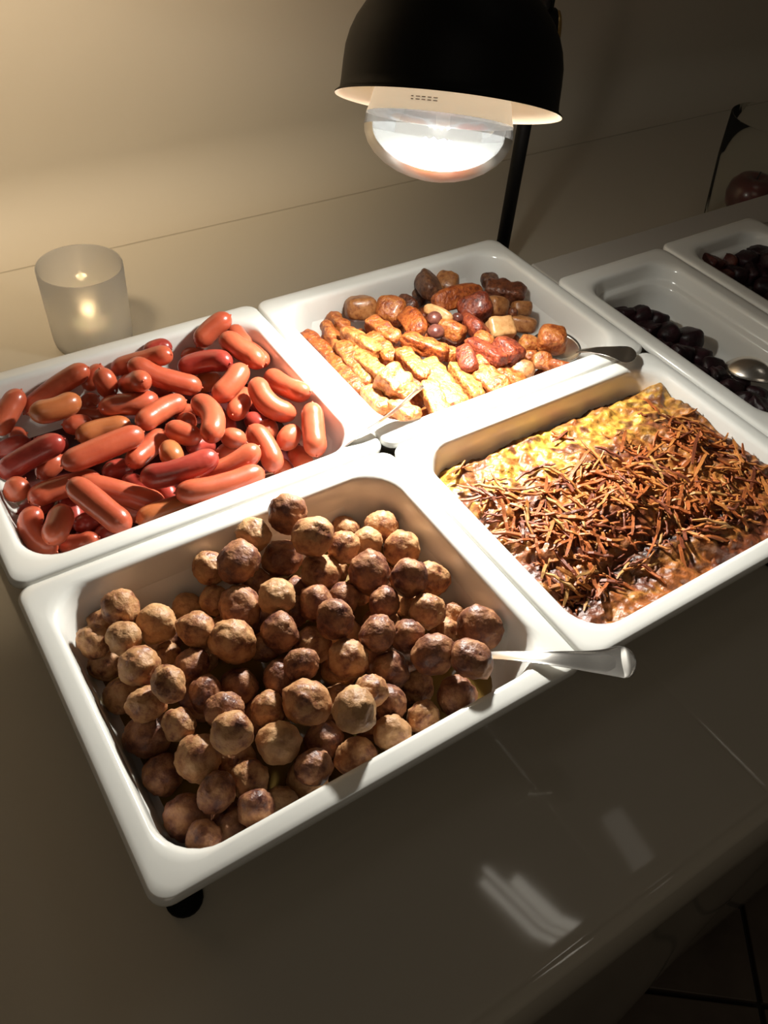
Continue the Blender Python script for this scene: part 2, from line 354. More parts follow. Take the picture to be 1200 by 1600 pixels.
# ------------------------------------------------------------ meatballs
MEAT = [[0.0621,0.2158,-0.0091,0.0148,1],[0.0369,0.2039,-0.0187,0.0133,1],[0.081,0.194,-0.0158,0.0154,1],[0.0549,0.1889,-0.0082,0.0128,1],[0.0404,0.2001,-0.0444,0.0135,1],[0.0551,0.1608,-0.009,0.0157,1],[0.079,0.1773,-0.0374,0.0125,1],[0.0647,0.129,0.0053,0.0125,1],[0.1118,0.2158,-0.0411,0.0125,1],[0.1014,0.1718,-0.0105,0.0142,1],[0.0996,0.1639,-0.0355,0.0125,1],[0.1295,0.2031,-0.0294,0.0127,1],[0.1397,0.1783,-0.0171,0.0166,1],[0.1184,0.1471,-0.0083,0.0164,1],[0.1364,0.2264,-0.0186,0.014,1],[0.1531,0.207,-0.0017,0.0162,1],[0.1754,0.2277,-0.0023,0.0147,1],[0.206,0.2263,0.0073,0.0163,1],[0.1927,0.2132,-0.0249,0.0162,1],[0.1632,0.164,-0.0031,0.0148,1],[0.1668,0.2057,-0.0346,0.0125,1],[0.1522,0.1387,-0.0086,0.0138,1],[0.1099,0.1241,-0.0284,0.0139,1],[0.1369,0.1105,-0.0208,0.0127,1],[0.0862,0.1236,-0.0177,0.0125,1],[0.21,0.1939,0.01,0.0173,1],[0.2607,0.2255,-0.0382,0.0125,1],[0.2362,0.1887,-0.0121,0.0137,1],[0.2603,0.1918,-0.0218,0.0132,1],[0.2838,0.206,-0.0291,0.016,1],[0.283,0.1733,-0.0244,0.0172,1],[0.2097,0.1807,-0.0199,0.0164,1],[0.2393,0.1558,-0.0113,0.0169,1],[0.2598,0.1323,-0.0053,0.0156,1],[0.2866,0.1342,-0.0232,0.0142,1],[0.2335,0.126,-0.0127,0.0129,1],[0.2577,0.1035,-0.013,0.014,1],[0.2863,0.105,-0.0402,0.0125,1],[0.2848,0.073,-0.0168,0.0165,1],[0.1881,0.1504,-0.0108,0.0143,1],[0.1778,0.1648,-0.0304,0.0125,1],[0.2134,0.1528,-0.024,0.0125,1],[0.1884,0.1234,-0.0004,0.015,1],[0.2114,0.1012,-0.0071,0.0129,1],[0.2338,0.0938,-0.0166,0.013,1],[0.1717,0.1262,-0.0236,0.0141,1],[0.1839,0.097,-0.0139,0.0154,1],[0.2101,0.0794,-0.0269,0.0149,1],[0.2379,0.0668,-0.0101,0.0157,1],[0.2527,0.0439,0.0025,0.0149,1],[0.2685,0.0905,-0.0323,0.0125,1],[0.2276,0.0666,-0.043,0.0126,1],[0.2414,0.0379,-0.0294,0.0145,1],[0.138,0.0748,-0.0028,0.0165,1],[0.1595,0.0486,0.0076,0.0158,1],[0.195,0.0572,-0.0245,0.0125,1],[0.2105,0.037,-0.0288,0.0125,1],[0.183,0.0357,-0.024,0.0135,1],[0.1448,0.0614,-0.0399,0.0145,1],[0.1548,0.0369,-0.0319,0.0136,1],[0.1218,0.0429,-0.0429,0.015,1],[0.1111,0.0644,-0.0147,0.0152,1],[0.04,0.1689,-0.0448,0.0131,1],[0.0482,0.1337,-0.013,0.013,1],[0.0434,0.1272,-0.0411,0.0166,1],[0.0617,0.1135,-0.022,0.0125,1],[0.0631,0.085,-0.0223,0.0162,1],[0.0852,0.0772,0.0015,0.0142,1],[0.0409,0.0975,-0.0439,0.014,1],[0.0867,0.0574,-0.0293,0.0135,1],[0.0622,0.0565,-0.0202,0.0129,1],[0.0432,0.0607,-0.0414,0.0163,1],[0.0662,0.0411,-0.0431,0.0148,1],[0.0439,0.036,-0.0273,0.0125,1],[0.0792,0.0343,-0.0213,0.0125,1],[0.0967,0.0365,-0.0383,0.0125,1],[0.1169,0.091,-0.0162,0.0125,1],[0.0514,0.2264,-0.0314,0.0125,1],[0.2345,0.1622,-0.0391,0.0125,1],[0.2616,0.129,-0.0361,0.0125,1],[0.0881,0.1502,-0.0185,0.0125,1],[0.0899,0.1008,-0.0091,0.0125,1],[0.1224,0.0376,-0.0164,0.0125,1],[0.1838,0.0586,-0.0455,0.0125,1],[0.0846,0.1999,-0.0452,0.0125,1],[0.1443,0.1479,-0.0323,0.0125,1],[0.1483,0.1013,-0.0008,0.0125,1],[0.1808,0.0615,-0.0048,0.0125,1],[0.2156,0.1044,-0.0423,0.0155,0],[0.1177,0.0999,-0.0423,0.0155,0],[0.1586,0.1805,-0.0423,0.0155,0],[0.1208,0.1801,-0.0423,0.0155,0],[0.1853,0.1083,-0.0423,0.0155,0],[0.2042,0.1327,-0.0423,0.0155,0],[0.2275,0.1939,-0.0423,0.0155,0],[0.0848,0.1365,-0.0423,0.0155,0],[0.2348,0.1282,-0.0423,0.0155,0],[0.1887,0.1874,-0.0423,0.0155,0],[0.1692,0.0824,-0.042,0.0155,0],[0.087,0.0828,-0.0423,0.0155,0],[0.2614,0.1573,-0.0423,0.0155,0],[0.1496,0.1227,-0.0423,0.0155,0]]
ballmesh = []
for k in range(12):
    bm = bmesh.new(); bmesh.ops.create_icosphere(bm, subdivisions=4, radius=1.0)
    off = Vector((k * 13.7, k * 5.1, 2.2)); sq = (1 + .09 * math.sin(k * 2.1), 1 + .08 * math.cos(k * 3.3), .95 + .05 * math.sin(k))
    dirs = [Vector((random.gauss(0, 1), random.gauss(0, 1), random.gauss(0, 1))).normalized() for _ in range(4)]
    for v in bm.verts:
        d = v.co.normalized()
        r = 1 + .10 * noise.noise(d * 1.5 + off) + .075 * noise.noise(d * 3.6 + off) + .045 * noise.noise(d * 8 + off) + .028 * noise.noise(d * 18 + off)
        for q in dirs:
            c = d.dot(q)
            if c > .80: r *= 1 - (c - .80) * .38          # flats fried in the pan
        v.co = Vector((d.x * r * sq[0], d.y * r * sq[1], d.z * r * sq[2])) * .016
    me = bpy.data.meshes.new('meatball'); bm.to_mesh(me); bm.free()
    for p in me.polygons: p.use_smooth = True
    me.materials.append(M['meat'][(0, 1, 0, 2, 1, 0)[k % 6]]); ballmesh.append(me)
KIND = ['brown', 'dark-seared', 'brown', 'pale tan', 'dark-seared', 'brown']
vis = [m for m in MEAT if m[4]]
rl = rowlabels([(m[0], m[1]) for m in vis], 8, 0, B)
vi = 0; bi = 0; rb = rowlabels([(m[0], m[1]) for m in MEAT if not m[4]], 4, 0, 1)
for i, (x, y, z, r, v) in enumerate(MEAT):
    k = random.randrange(12)
    o = bpy.data.objects.new('meatball', ballmesh[k]); COL.objects.link(o)
    o.location = P(x, y, z); o.scale = (r / .016 * .99,) * 3; o.rotation_euler = (random.uniform(0, 6), random.uniform(0, 6), random.uniform(0, 6))
    if v:
        a, b_ = rl[vi]; vi += 1
        tag(o, '%s meatball, %s from left in the %s' % (KIND[k % 6], ORD[b_], rowword(a, 8)), 'meatball', 'meatballs in the front tray')
    else:
        q = rb[bi]; bi += 1; tag(o, 'buried meatball in the bottom layer, %s from left, %s' % (ORD[q[1]], rowword(q[0], 4)), 'meatball', 'buried meatballs of the front tray')
bm = bmesh.new(); rings(bm, [rrect(.030, .295, .028, .2345, .03, Z0 - .0585)], True, True, False)
tag(bm_obj('meat_juice', bm, M['juice']), 'thin yellowish brown juice pooled under the meatballs', 'juice')['kind'] = 'stuff'

# ------------------------------------------------------------ sausages
SAUS = [[[[0.0441,0.4711,-0.0236],[0.0492,0.4762,-0.0211],[0.0541,0.4807,-0.0185],[0.0588,0.4847,-0.016],[0.0633,0.4882,-0.0135],[0.0676,0.491,-0.011],[0.0717,0.4934,-0.0085]],0.0104,3,0],[[[0.0754,0.4942,-0.0293],[0.0846,0.4948,-0.0239],[0.094,0.4944,-0.0186],[0.1035,0.4933,-0.0132],[0.1132,0.4915,-0.0077],[0.123,0.489,-0.0023],[0.1324,0.4857,0.0032]],0.0098,2,0],[[[0.0758,0.4583,-0.0066],[0.0819,0.4562,-0.0066],[0.088,0.4549,-0.0065],[0.0941,0.4546,-0.0065],[0.1002,0.4552,-0.0065],[0.1063,0.4567,-0.0064],[0.1125,0.4593,-0.0064]],0.0108,4,1],[[[0.0535,0.4828,-0.0454],[0.0557,0.4823,-0.0451],[0.0578,0.4818,-0.0448],[0.0598,0.4814,-0.0445],[0.0616,0.4811,-0.0443],[0.0634,0.4809,-0.044],[0.065,0.4806,-0.0437]],0.0092,1,0],[[[0.1433,0.4694,0.0069],[0.1438,0.4685,0.003],[0.1444,0.4673,-0.0008],[0.1449,0.4669,-0.0047],[0.1453,0.4671,-0.0084],[0.1455,0.4679,-0.0122],[0.1454,0.4692,-0.0159]],0.0104,3,0],[[[0.1475,0.4936,-0.005],[0.1458,0.4933,-0.0077],[0.1435,0.4928,-0.0104],[0.141,0.4923,-0.0129],[0.1385,0.4924,-0.0155],[0.136,0.493,-0.018],[0.1333,0.4939,-0.0205]],0.0092,1,0],[[[0.139,0.4938,-0.0379],[0.137,0.4937,-0.0386],[0.1349,0.4936,-0.0393],[0.1328,0.4935,-0.0401],[0.1304,0.4922,-0.041],[0.1279,0.4902,-0.0418],[0.1252,0.4877,-0.0426]],0.0092,1,0],[[[0.1646,0.4756,-0.0195],[0.1661,0.4685,-0.0146],[0.1659,0.4589,-0.0095],[0.167,0.4548,-0.0045],[0.1693,0.4505,0.0002],[0.1702,0.4438,0.0048],[0.1699,0.4375,0.0094]],0.0104,3,0],[[[0.1635,0.496,-0.0141],[0.1726,0.4933,-0.0106],[0.1806,0.4887,-0.0072],[0.1881,0.4836,-0.0038],[0.1963,0.4798,-0.0005],[0.2023,0.4751,0.0027],[0.2075,0.469,0.0059]],0.0098,2,0],[[[0.197,0.4975,-0.0063],[0.2002,0.4976,-0.0057],[0.2045,0.4977,-0.0052],[0.2086,0.4977,-0.0048],[0.212,0.497,-0.0044],[0.2145,0.4951,-0.0041],[0.2164,0.4926,-0.0037]],0.0092,1,2],[[[0.1735,0.4721,0.0037],[0.1808,0.4671,-0.0],[0.186,0.4621,-0.0037],[0.193,0.4565,-0.0074],[0.2019,0.4517,-0.011],[0.2119,0.4465,-0.0146],[0.2229,0.441,-0.0182]],0.0104,3,0],[[[0.1335,0.4479,-0.0154],[0.1408,0.4465,-0.0154],[0.148,0.445,-0.0153],[0.1547,0.4424,-0.0152],[0.1616,0.4391,-0.0152],[0.1698,0.438,-0.0153],[0.178,0.4408,-0.0155]],0.0104,3,0],[[[0.0992,0.4543,-0.027],[0.1011,0.454,-0.0277],[0.1036,0.4535,-0.0283],[0.1066,0.4531,-0.029],[0.1102,0.4525,-0.0297],[0.1143,0.452,-0.0304],[0.1189,0.4513,-0.031]],0.0098,2,0],[[[0.1137,0.4742,-0.0364],[0.1182,0.4717,-0.0367],[0.1225,0.4696,-0.037],[0.1265,0.4675,-0.0373],[0.1303,0.4656,-0.0376],[0.1337,0.4638,-0.0379],[0.1369,0.4622,-0.0383]],0.0092,1,0],[[[0.1045,0.4311,-0.0254],[0.1112,0.4321,-0.0254],[0.1181,0.4325,-0.0254],[0.125,0.4322,-0.0254],[0.1319,0.4306,-0.0254],[0.139,0.4292,-0.0254],[0.1461,0.4271,-0.0255]],0.0098,2,1],[[[0.0786,0.3776,-0.004],[0.0874,0.3788,-0.004],[0.0969,0.38,-0.004],[0.1073,0.3812,-0.004],[0.1186,0.3826,-0.004],[0.1307,0.384,-0.004],[0.1438,0.3854,-0.004]],0.0108,4,0],[[[0.1549,0.408,-0.0133],[0.1619,0.4121,-0.0136],[0.1691,0.4157,-0.014],[0.1763,0.4184,-0.0143],[0.1837,0.4209,-0.0146],[0.1913,0.4222,-0.0149],[0.1989,0.4228,-0.0152]],0.0104,3,0],[[[0.0325,0.4124,-0.0229],[0.0387,0.4118,-0.0193],[0.0466,0.4112,-0.0157],[0.0547,0.4099,-0.0121],[0.0632,0.4084,-0.0085],[0.072,0.4066,-0.0049],[0.0809,0.4044,-0.0014]],0.0108,4,2],[[[0.0595,0.4055,-0.0316],[0.0621,0.4065,-0.0308],[0.0648,0.4078,-0.0299],[0.0678,0.409,-0.0291],[0.0711,0.4103,-0.0282],[0.0748,0.4117,-0.0274],[0.0787,0.4131,-0.0265]],0.0098,2,0],[[[0.0329,0.3901,-0.0291],[0.0327,0.3893,-0.0275],[0.0339,0.3889,-0.0258],[0.0356,0.3889,-0.0242],[0.0376,0.3894,-0.0225],[0.0399,0.39,-0.0209],[0.0425,0.3907,-0.0192]],0.0104,3,0],[[[0.0393,0.4697,-0.0458],[0.0414,0.4682,-0.0446],[0.0442,0.4668,-0.0434],[0.0476,0.4657,-0.0422],[0.0517,0.4647,-0.041],[0.0566,0.4638,-0.0398],[0.0621,0.4632,-0.0386]],0.0092,1,2],[[[0.0444,0.3705,-0.0237],[0.0487,0.3722,-0.024],[0.0547,0.3739,-0.0242],[0.0626,0.3744,-0.0244],[0.0723,0.3742,-0.0247],[0.0838,0.3732,-0.0249],[0.0973,0.3715,-0.0252]],0.0098,2,0],[[[0.0817,0.3536,-0.0095],[0.0908,0.349,-0.0129],[0.0998,0.3442,-0.0162],[0.1086,0.3385,-0.0196],[0.1172,0.3333,-0.0231],[0.1256,0.3273,-0.0267],[0.134,0.3218,-0.0303]],0.0104,3,0],[[[0.0732,0.3407,0.005],[0.0768,0.3326,0.0023],[0.0804,0.3245,-0.0003],[0.0841,0.3165,-0.003],[0.0877,0.3086,-0.0056],[0.0914,0.3008,-0.0083],[0.095,0.2931,-0.0109]],0.0108,4,0],[[[0.0409,0.3515,-0.0203],[0.0355,0.3484,-0.0232],[0.0323,0.3445,-0.026],[0.0323,0.34,-0.0288],[0.0326,0.3347,-0.0316],[0.0358,0.3288,-0.0344],[0.0409,0.3219,-0.0372]],0.0098,2,0],[[[0.0591,0.3402,-0.0177],[0.0573,0.3361,-0.0178],[0.0551,0.332,-0.0178],[0.0524,0.3278,-0.0179],[0.0493,0.3235,-0.018],[0.0459,0.319,-0.0181],[0.042,0.3148,-0.0182]],0.0104,3,0],[[[0.0676,0.3762,-0.043],[0.0695,0.3724,-0.0443],[0.0706,0.3685,-0.0455],[0.0707,0.3645,-0.0467],[0.07,0.3605,-0.048],[0.0683,0.3565,-0.0492],[0.0654,0.3535,-0.0503]],0.0092,1,2],[[[0.0529,0.3322,-0.0486],[0.0563,0.3278,-0.046],[0.0591,0.3231,-0.0432],[0.062,0.319,-0.0405],[0.0654,0.3155,-0.0377],[0.0695,0.3133,-0.0351],[0.0733,0.3114,-0.0325]],0.0092,1,0],[[[0.0686,0.3403,-0.038],[0.0723,0.3403,-0.0401],[0.0764,0.3417,-0.0423],[0.0803,0.3425,-0.0444],[0.0845,0.3425,-0.0465],[0.0889,0.3434,-0.0485],[0.0924,0.3453,-0.0503]],0.0092,1,2],[[[0.1055,0.3437,-0.0383],[0.1088,0.3406,-0.0402],[0.1131,0.338,-0.0421],[0.1175,0.3352,-0.0439],[0.1219,0.3325,-0.0458],[0.1267,0.3305,-0.0476],[0.1315,0.3283,-0.0494]],0.0098,2,0],[[[0.1118,0.3021,-0.0201],[0.1204,0.303,-0.021],[0.1295,0.3034,-0.0218],[0.1394,0.3034,-0.0227],[0.1498,0.3035,-0.0236],[0.1608,0.3028,-0.0245],[0.1724,0.3017,-0.0254]],0.0104,3,1],[[[0.0781,0.3246,-0.0467],[0.081,0.3244,-0.046],[0.0845,0.3243,-0.0454],[0.0877,0.3238,-0.0449],[0.0905,0.3229,-0.0443],[0.093,0.322,-0.0437],[0.0952,0.321,-0.0431]],0.0092,1,2],[[[0.146,0.2982,-0.0023],[0.155,0.2957,-0.0037],[0.1649,0.2941,-0.005],[0.1759,0.2933,-0.0063],[0.1878,0.2934,-0.0077],[0.2008,0.2943,-0.009],[0.2151,0.2962,-0.0103]],0.0108,4,0],[[[0.1285,0.3297,-0.0033],[0.1381,0.3253,-0.0021],[0.1475,0.3219,-0.0009],[0.1568,0.3196,0.0003],[0.166,0.3184,0.0015],[0.1751,0.3183,0.0027],[0.1841,0.3193,0.0039]],0.0108,4,2],[[[0.1756,0.3276,-0.0222],[0.1833,0.3231,-0.0192],[0.191,0.3198,-0.0161],[0.1988,0.3177,-0.0131],[0.2068,0.3168,-0.0101],[0.2148,0.3171,-0.0071],[0.223,0.3185,-0.0041]],0.0104,3,0],[[[0.2361,0.3486,-0.0092],[0.2377,0.3404,-0.0113],[0.2386,0.3328,-0.0135],[0.2387,0.3257,-0.0157],[0.2385,0.3195,-0.0178],[0.2376,0.3137,-0.02],[0.236,0.3086,-0.0222]],0.0104,3,0],[[[0.2576,0.3308,-0.0227],[0.2605,0.3327,-0.0221],[0.2635,0.3346,-0.0215],[0.2665,0.3365,-0.0209],[0.2695,0.3383,-0.0203],[0.2725,0.3401,-0.0198],[0.275,0.3418,-0.0193]],0.0104,3,0],[[[0.2517,0.3551,-0.0266],[0.2535,0.3578,-0.0272],[0.2555,0.3603,-0.0279],[0.2577,0.3628,-0.0285],[0.26,0.3653,-0.0292],[0.2625,0.3676,-0.0299],[0.2652,0.3697,-0.0305]],0.0098,2,0],[[[0.2942,0.3429,-0.0014],[0.2921,0.3392,-0.0039],[0.2897,0.3341,-0.0064],[0.2867,0.3278,-0.0089],[0.2835,0.3211,-0.0115],[0.28,0.313,-0.014],[0.2762,0.3038,-0.0166]],0.0108,4,0],[[[0.2726,0.3356,-0.0401],[0.2716,0.3305,-0.0394],[0.2709,0.3259,-0.0386],[0.2707,0.3215,-0.0379],[0.2699,0.3168,-0.0372],[0.2697,0.3127,-0.0365],[0.2699,0.3088,-0.0358]],0.0098,2,0],[[[0.2514,0.3338,-0.043],[0.2522,0.3305,-0.0443],[0.253,0.3275,-0.0455],[0.2538,0.3249,-0.0467],[0.2547,0.3227,-0.0479],[0.2557,0.321,-0.0491],[0.2567,0.3196,-0.0503]],0.0092,1,0],[[[0.2655,0.3972,0.0005],[0.2634,0.3881,-0.0023],[0.2631,0.3797,-0.005],[0.2649,0.3728,-0.0077],[0.2686,0.3674,-0.0104],[0.2743,0.3634,-0.0131],[0.282,0.3613,-0.0159]],0.0108,4,0],[[[0.2928,0.4227,-0.0185],[0.2924,0.4103,-0.0153],[0.2925,0.3985,-0.012],[0.2932,0.388,-0.0088],[0.2946,0.3787,-0.0055],[0.2953,0.3701,-0.0022],[0.2992,0.3637,0.001]],0.0104,3,0],[[[0.2064,0.4013,-0.0029],[0.2097,0.393,-0.003],[0.211,0.3848,-0.003],[0.2102,0.3765,-0.0031],[0.2075,0.3683,-0.0031],[0.2029,0.3602,-0.0032],[0.1964,0.3521,-0.0032]],0.0108,4,0],[[[0.2619,0.4183,0.0035],[0.2554,0.416,0.0016],[0.2492,0.4117,-0.0002],[0.2434,0.4088,-0.0019],[0.2378,0.4068,-0.0036],[0.2329,0.4052,-0.0054],[0.2286,0.4036,-0.0073]],0.0108,4,0],[[[0.2206,0.4677,-0.0137],[0.2276,0.466,-0.0111],[0.2341,0.463,-0.0086],[0.2401,0.4589,-0.006],[0.2456,0.4535,-0.0034],[0.2506,0.4469,-0.0007],[0.2537,0.4379,0.002]],0.0108,4,2],[[[0.2632,0.4619,0.0112],[0.2676,0.4564,0.0095],[0.2704,0.4491,0.0078],[0.2742,0.4431,0.0058],[0.278,0.4388,0.0037],[0.2803,0.4322,0.0016],[0.282,0.4251,-0.0004]],0.0108,4,0],[[[0.2804,0.4923,0.012],[0.2745,0.4926,0.0092],[0.2689,0.4928,0.0063],[0.2634,0.4928,0.0033],[0.2582,0.4922,0.0003],[0.2533,0.4913,-0.0026],[0.2488,0.4898,-0.0056]],0.0104,3,0],[[[0.2355,0.3857,-0.016],[0.2391,0.3892,-0.0175],[0.2431,0.3939,-0.0191],[0.2473,0.4,-0.0206],[0.2515,0.4057,-0.0221],[0.2566,0.4111,-0.0235],[0.2621,0.4166,-0.025]],0.0104,3,0],[[[0.2882,0.4926,-0.0061],[0.2868,0.4856,-0.005],[0.2857,0.4796,-0.0039],[0.2849,0.4729,-0.003],[0.2841,0.466,-0.0024],[0.2842,0.4606,-0.0019],[0.2853,0.4579,-0.0017]],0.0098,2,0],[[[0.2943,0.4822,-0.0209],[0.2945,0.4764,-0.0194],[0.2946,0.4705,-0.0181],[0.2948,0.4643,-0.0169],[0.2949,0.4554,-0.0156],[0.2951,0.4483,-0.0143],[0.2952,0.4411,-0.013]],0.0092,1,0],[[[0.2345,0.4951,-0.0204],[0.2377,0.4951,-0.0219],[0.2409,0.4949,-0.0235],[0.2443,0.4947,-0.025],[0.2479,0.4945,-0.0265],[0.2516,0.4942,-0.0281],[0.2554,0.4938,-0.0296]],0.0098,2,0],[[[0.2289,0.4567,-0.0294],[0.2329,0.4564,-0.0291],[0.2368,0.4563,-0.0288],[0.2404,0.4563,-0.0285],[0.2438,0.4565,-0.0282],[0.2469,0.4568,-0.0279],[0.2498,0.4572,-0.0276]],0.0098,2,1],[[[0.1754,0.3911,-0.0136],[0.1771,0.3876,-0.0142],[0.1793,0.3842,-0.0148],[0.1819,0.381,-0.0154],[0.1849,0.3781,-0.016],[0.1884,0.3754,-0.0166],[0.1923,0.3728,-0.0172]],0.0104,3,0],[[[0.1897,0.403,-0.0213],[0.1915,0.4035,-0.0225],[0.1934,0.4039,-0.0236],[0.1953,0.4039,-0.0247],[0.1972,0.4038,-0.0259],[0.1991,0.4036,-0.027],[0.2011,0.4032,-0.0281]],0.0098,2,0],[[[0.1976,0.4378,-0.0386],[0.2001,0.4358,-0.0381],[0.2025,0.4339,-0.0376],[0.205,0.4319,-0.0371],[0.2075,0.4299,-0.0367],[0.21,0.4279,-0.0362],[0.2124,0.4259,-0.0357]],0.0092,1,0],[[[0.2155,0.3667,-0.022],[0.218,0.3655,-0.0228],[0.2205,0.3641,-0.0235],[0.2229,0.3625,-0.0243],[0.2253,0.3608,-0.025],[0.2275,0.3589,-0.0258],[0.2297,0.3568,-0.0265]],0.0098,2,0],[[[0.1635,0.3706,-0.015],[0.1632,0.3665,-0.015],[0.1627,0.3626,-0.015],[0.1621,0.3589,-0.015],[0.1613,0.3554,-0.015],[0.1603,0.3522,-0.015],[0.1591,0.3492,-0.015]],0.0104,3,1],[[[0.1304,0.3727,-0.0212],[0.1368,0.3773,-0.0228],[0.1433,0.3822,-0.0244],[0.1498,0.3875,-0.0261],[0.1564,0.393,-0.0277],[0.1631,0.3989,-0.0293],[0.1699,0.405,-0.031]],0.0098,2,0],[[[0.1108,0.3859,-0.0371],[0.1147,0.3878,-0.038],[0.1183,0.3892,-0.0389],[0.1218,0.3899,-0.0399],[0.1251,0.39,-0.0408],[0.1281,0.3895,-0.0417],[0.1309,0.3883,-0.0426]],0.0092,1,2],[[[0.2095,0.3638,-0.0408],[0.2124,0.3649,-0.0413],[0.2154,0.3659,-0.0418],[0.2186,0.3668,-0.0423],[0.222,0.3676,-0.0428],[0.2256,0.3683,-0.0432],[0.2294,0.369,-0.0437]],0.0092,1,0],[[[0.2564,0.401,-0.0403],[0.2575,0.3981,-0.0408],[0.2586,0.3949,-0.0412],[0.2598,0.392,-0.0416],[0.2611,0.3891,-0.0421],[0.2625,0.3863,-0.0426],[0.2638,0.3837,-0.0432]],0.0092,1,2],[[[0.1472,0.3535,-0.0409],[0.1474,0.349,-0.0413],[0.1478,0.3451,-0.0418],[0.148,0.3416,-0.0422],[0.1484,0.3387,-0.0426],[0.149,0.3365,-0.043],[0.1497,0.3347,-0.0434]],0.0092,1,2],[[[0.0708,0.4481,-0.0307],[0.0732,0.4441,-0.0329],[0.0759,0.4422,-0.0351],[0.079,0.4422,-0.0373],[0.0825,0.4443,-0.0395],[0.0863,0.4484,-0.0417],[0.0905,0.4547,-0.0439]],0.0092,1,2],[[[0.1892,0.3812,-0.0362],[0.1933,0.3837,-0.0377],[0.1971,0.3853,-0.0392],[0.2005,0.3859,-0.0407],[0.2034,0.3857,-0.0422],[0.206,0.3845,-0.0437],[0.2082,0.3824,-0.0452]],0.0092,1,2],[[[0.1953,0.4943,-0.0333],[0.1963,0.4883,-0.0343],[0.1975,0.4833,-0.0353],[0.1988,0.4793,-0.0363],[0.2003,0.4762,-0.0373],[0.202,0.4741,-0.0383],[0.2038,0.4729,-0.0392]],0.0092,1,2],[[[0.2743,0.4272,-0.0399],[0.2738,0.4192,-0.0404],[0.2738,0.4123,-0.0409],[0.2743,0.4064,-0.0414],[0.2755,0.4018,-0.0419],[0.2771,0.3981,-0.0424],[0.2788,0.3949,-0.0429]],0.0092,1,2],[[[0.0341,0.3866,-0.0483],[0.0391,0.3857,-0.0478],[0.0437,0.3855,-0.0473],[0.0479,0.3861,-0.0468],[0.0518,0.3874,-0.0463],[0.0552,0.3894,-0.0458],[0.0584,0.3921,-0.0454]],0.0092,1,2],[[[0.23,0.4287,-0.0404],[0.2304,0.4222,-0.0399],[0.2308,0.4157,-0.0394],[0.2312,0.4094,-0.0389],[0.2316,0.403,-0.0384],[0.232,0.3968,-0.0379],[0.2323,0.3905,-0.0374]],0.0092,1,2],[[[0.1311,0.3443,-0.0344],[0.1298,0.3483,-0.0352],[0.1287,0.353,-0.0359],[0.1275,0.3576,-0.0367],[0.1263,0.3623,-0.0375],[0.125,0.3668,-0.0383],[0.1238,0.3716,-0.039]],0.0092,1,2]]
def catmull(pts, m):
    pts = [Vector(p) for p in pts]; ext = [pts[0] * 2 - pts[1]] + pts + [pts[-1] * 2 - pts[-2]]; out = []
    for i in range(1, len(ext) - 2):
        for k in range(m):
            t = k / m; a, b, c, d = ext[i - 1:i + 3]
            out.append(.5 * ((2 * b) + (c - a) * t + (2 * a - 5 * b + 4 * c - d) * t * t + (3 * b - a - 3 * c + d) * t ** 3))
    out.append(pts[-1]); return out
mids = [(s[0][3][0], s[0][3][1]) for s in SAUS]
rl = rowlabels(mids, 7, B, 2 * B)
COLW = ['bright red', 'tan brown', 'deep red']
def sausage(i, pts, r, layer, c):
    mid = P(*pts[3]); cp = catmull([P(*p) - mid for p in pts], 3)
    L = sum((b - a).length for a, b in zip(cp, cp[1:]))
    # rounded, slightly pinched ends reach past the path's ends a little
    t0 = (cp[0] - cp[1]).normalized(); t1 = (cp[-1] - cp[-2]).normalized()
    cp = [cp[0] + t0 * min(r, .4 * L) * .45] + cp[1:-1] + [cp[-1] + t1 * min(r, .4 * L) * .45]
    seg = [0]
    for a, b in zip(cp, cp[1:]): seg.append(seg[-1] + (b - a).length)
    L = seg[-1]
    # resample with dense ends
    N = 22; ss = []
    for k in range(N + 1):
        t = k / N; ss.append(L * (.5 - .5 * math.cos(PI * t)))
    def at(s):
        for q in range(len(seg) - 1):
            if s <= seg[q + 1] + 1e-9:
                f = (s - seg[q]) / max(1e-9, seg[q + 1] - seg[q]); return cp[q].lerp(cp[q + 1], f)
        return cp[-1]
    ctr = [at(s) for s in ss]; rad = []
    e = min(r * 1.25, L * .48)
    for s in ss:
        d = min(s, L - s); f = math.sqrt(max(0, 1 - (1 - min(1, d / e)) ** 2))
        rad.append(max(.0011 if f < .1 else 0, r * f * (1 + .05 * noise.noise(Vector((i * 3.3, s * 60, 0))))))
    bm = bmesh.new(); tube(bm, ctr, rad, 18)
    for sgn, c0, c1 in ((0, ctr[0], ctr[1]), (1, ctr[-1], ctr[-2])):
        d = (c0 - c1).normalized()
        u = d.orthogonal().normalized()
        tube(bm, [c0 - d * .0006, c0 + d * .0006, c0 + d * .0014 + u * .0003], [.0013, .0010, .0004], 7)
    o = bm_obj('sausage', bm, M['saus'][c], loc=mid)
    a, b_ = rl[i]
    size = 'short' if L < .035 else ('long' if L > .062 else 'curved' if (Vector(pts[3]) - (Vector(pts[0]) + Vector(pts[6])) / 2).length > .004 else 'small')
    tag(o, '%s %s sausage, %s from left in the %s' % (size, COLW[c], ORD[b_], rowword(a, 7)), 'sausage', 'sausages in the back left tray')
for i, (pts, r, layer, c) in enumerate(SAUS): sausage(i, pts, r, layer, c)
bm = bmesh.new(); rings(bm, [rrect(.030, .295, B + .028, 2 * B - .030, .03, Z0 - .0585)], True, True, False)
tag(bm_obj('sausage_broth', bm, pbr('dark_broth', (.07, .012, .012), rough=.25)), 'dark red broth at the bottom of the sausage tray', 'broth')['kind'] = 'stuff'

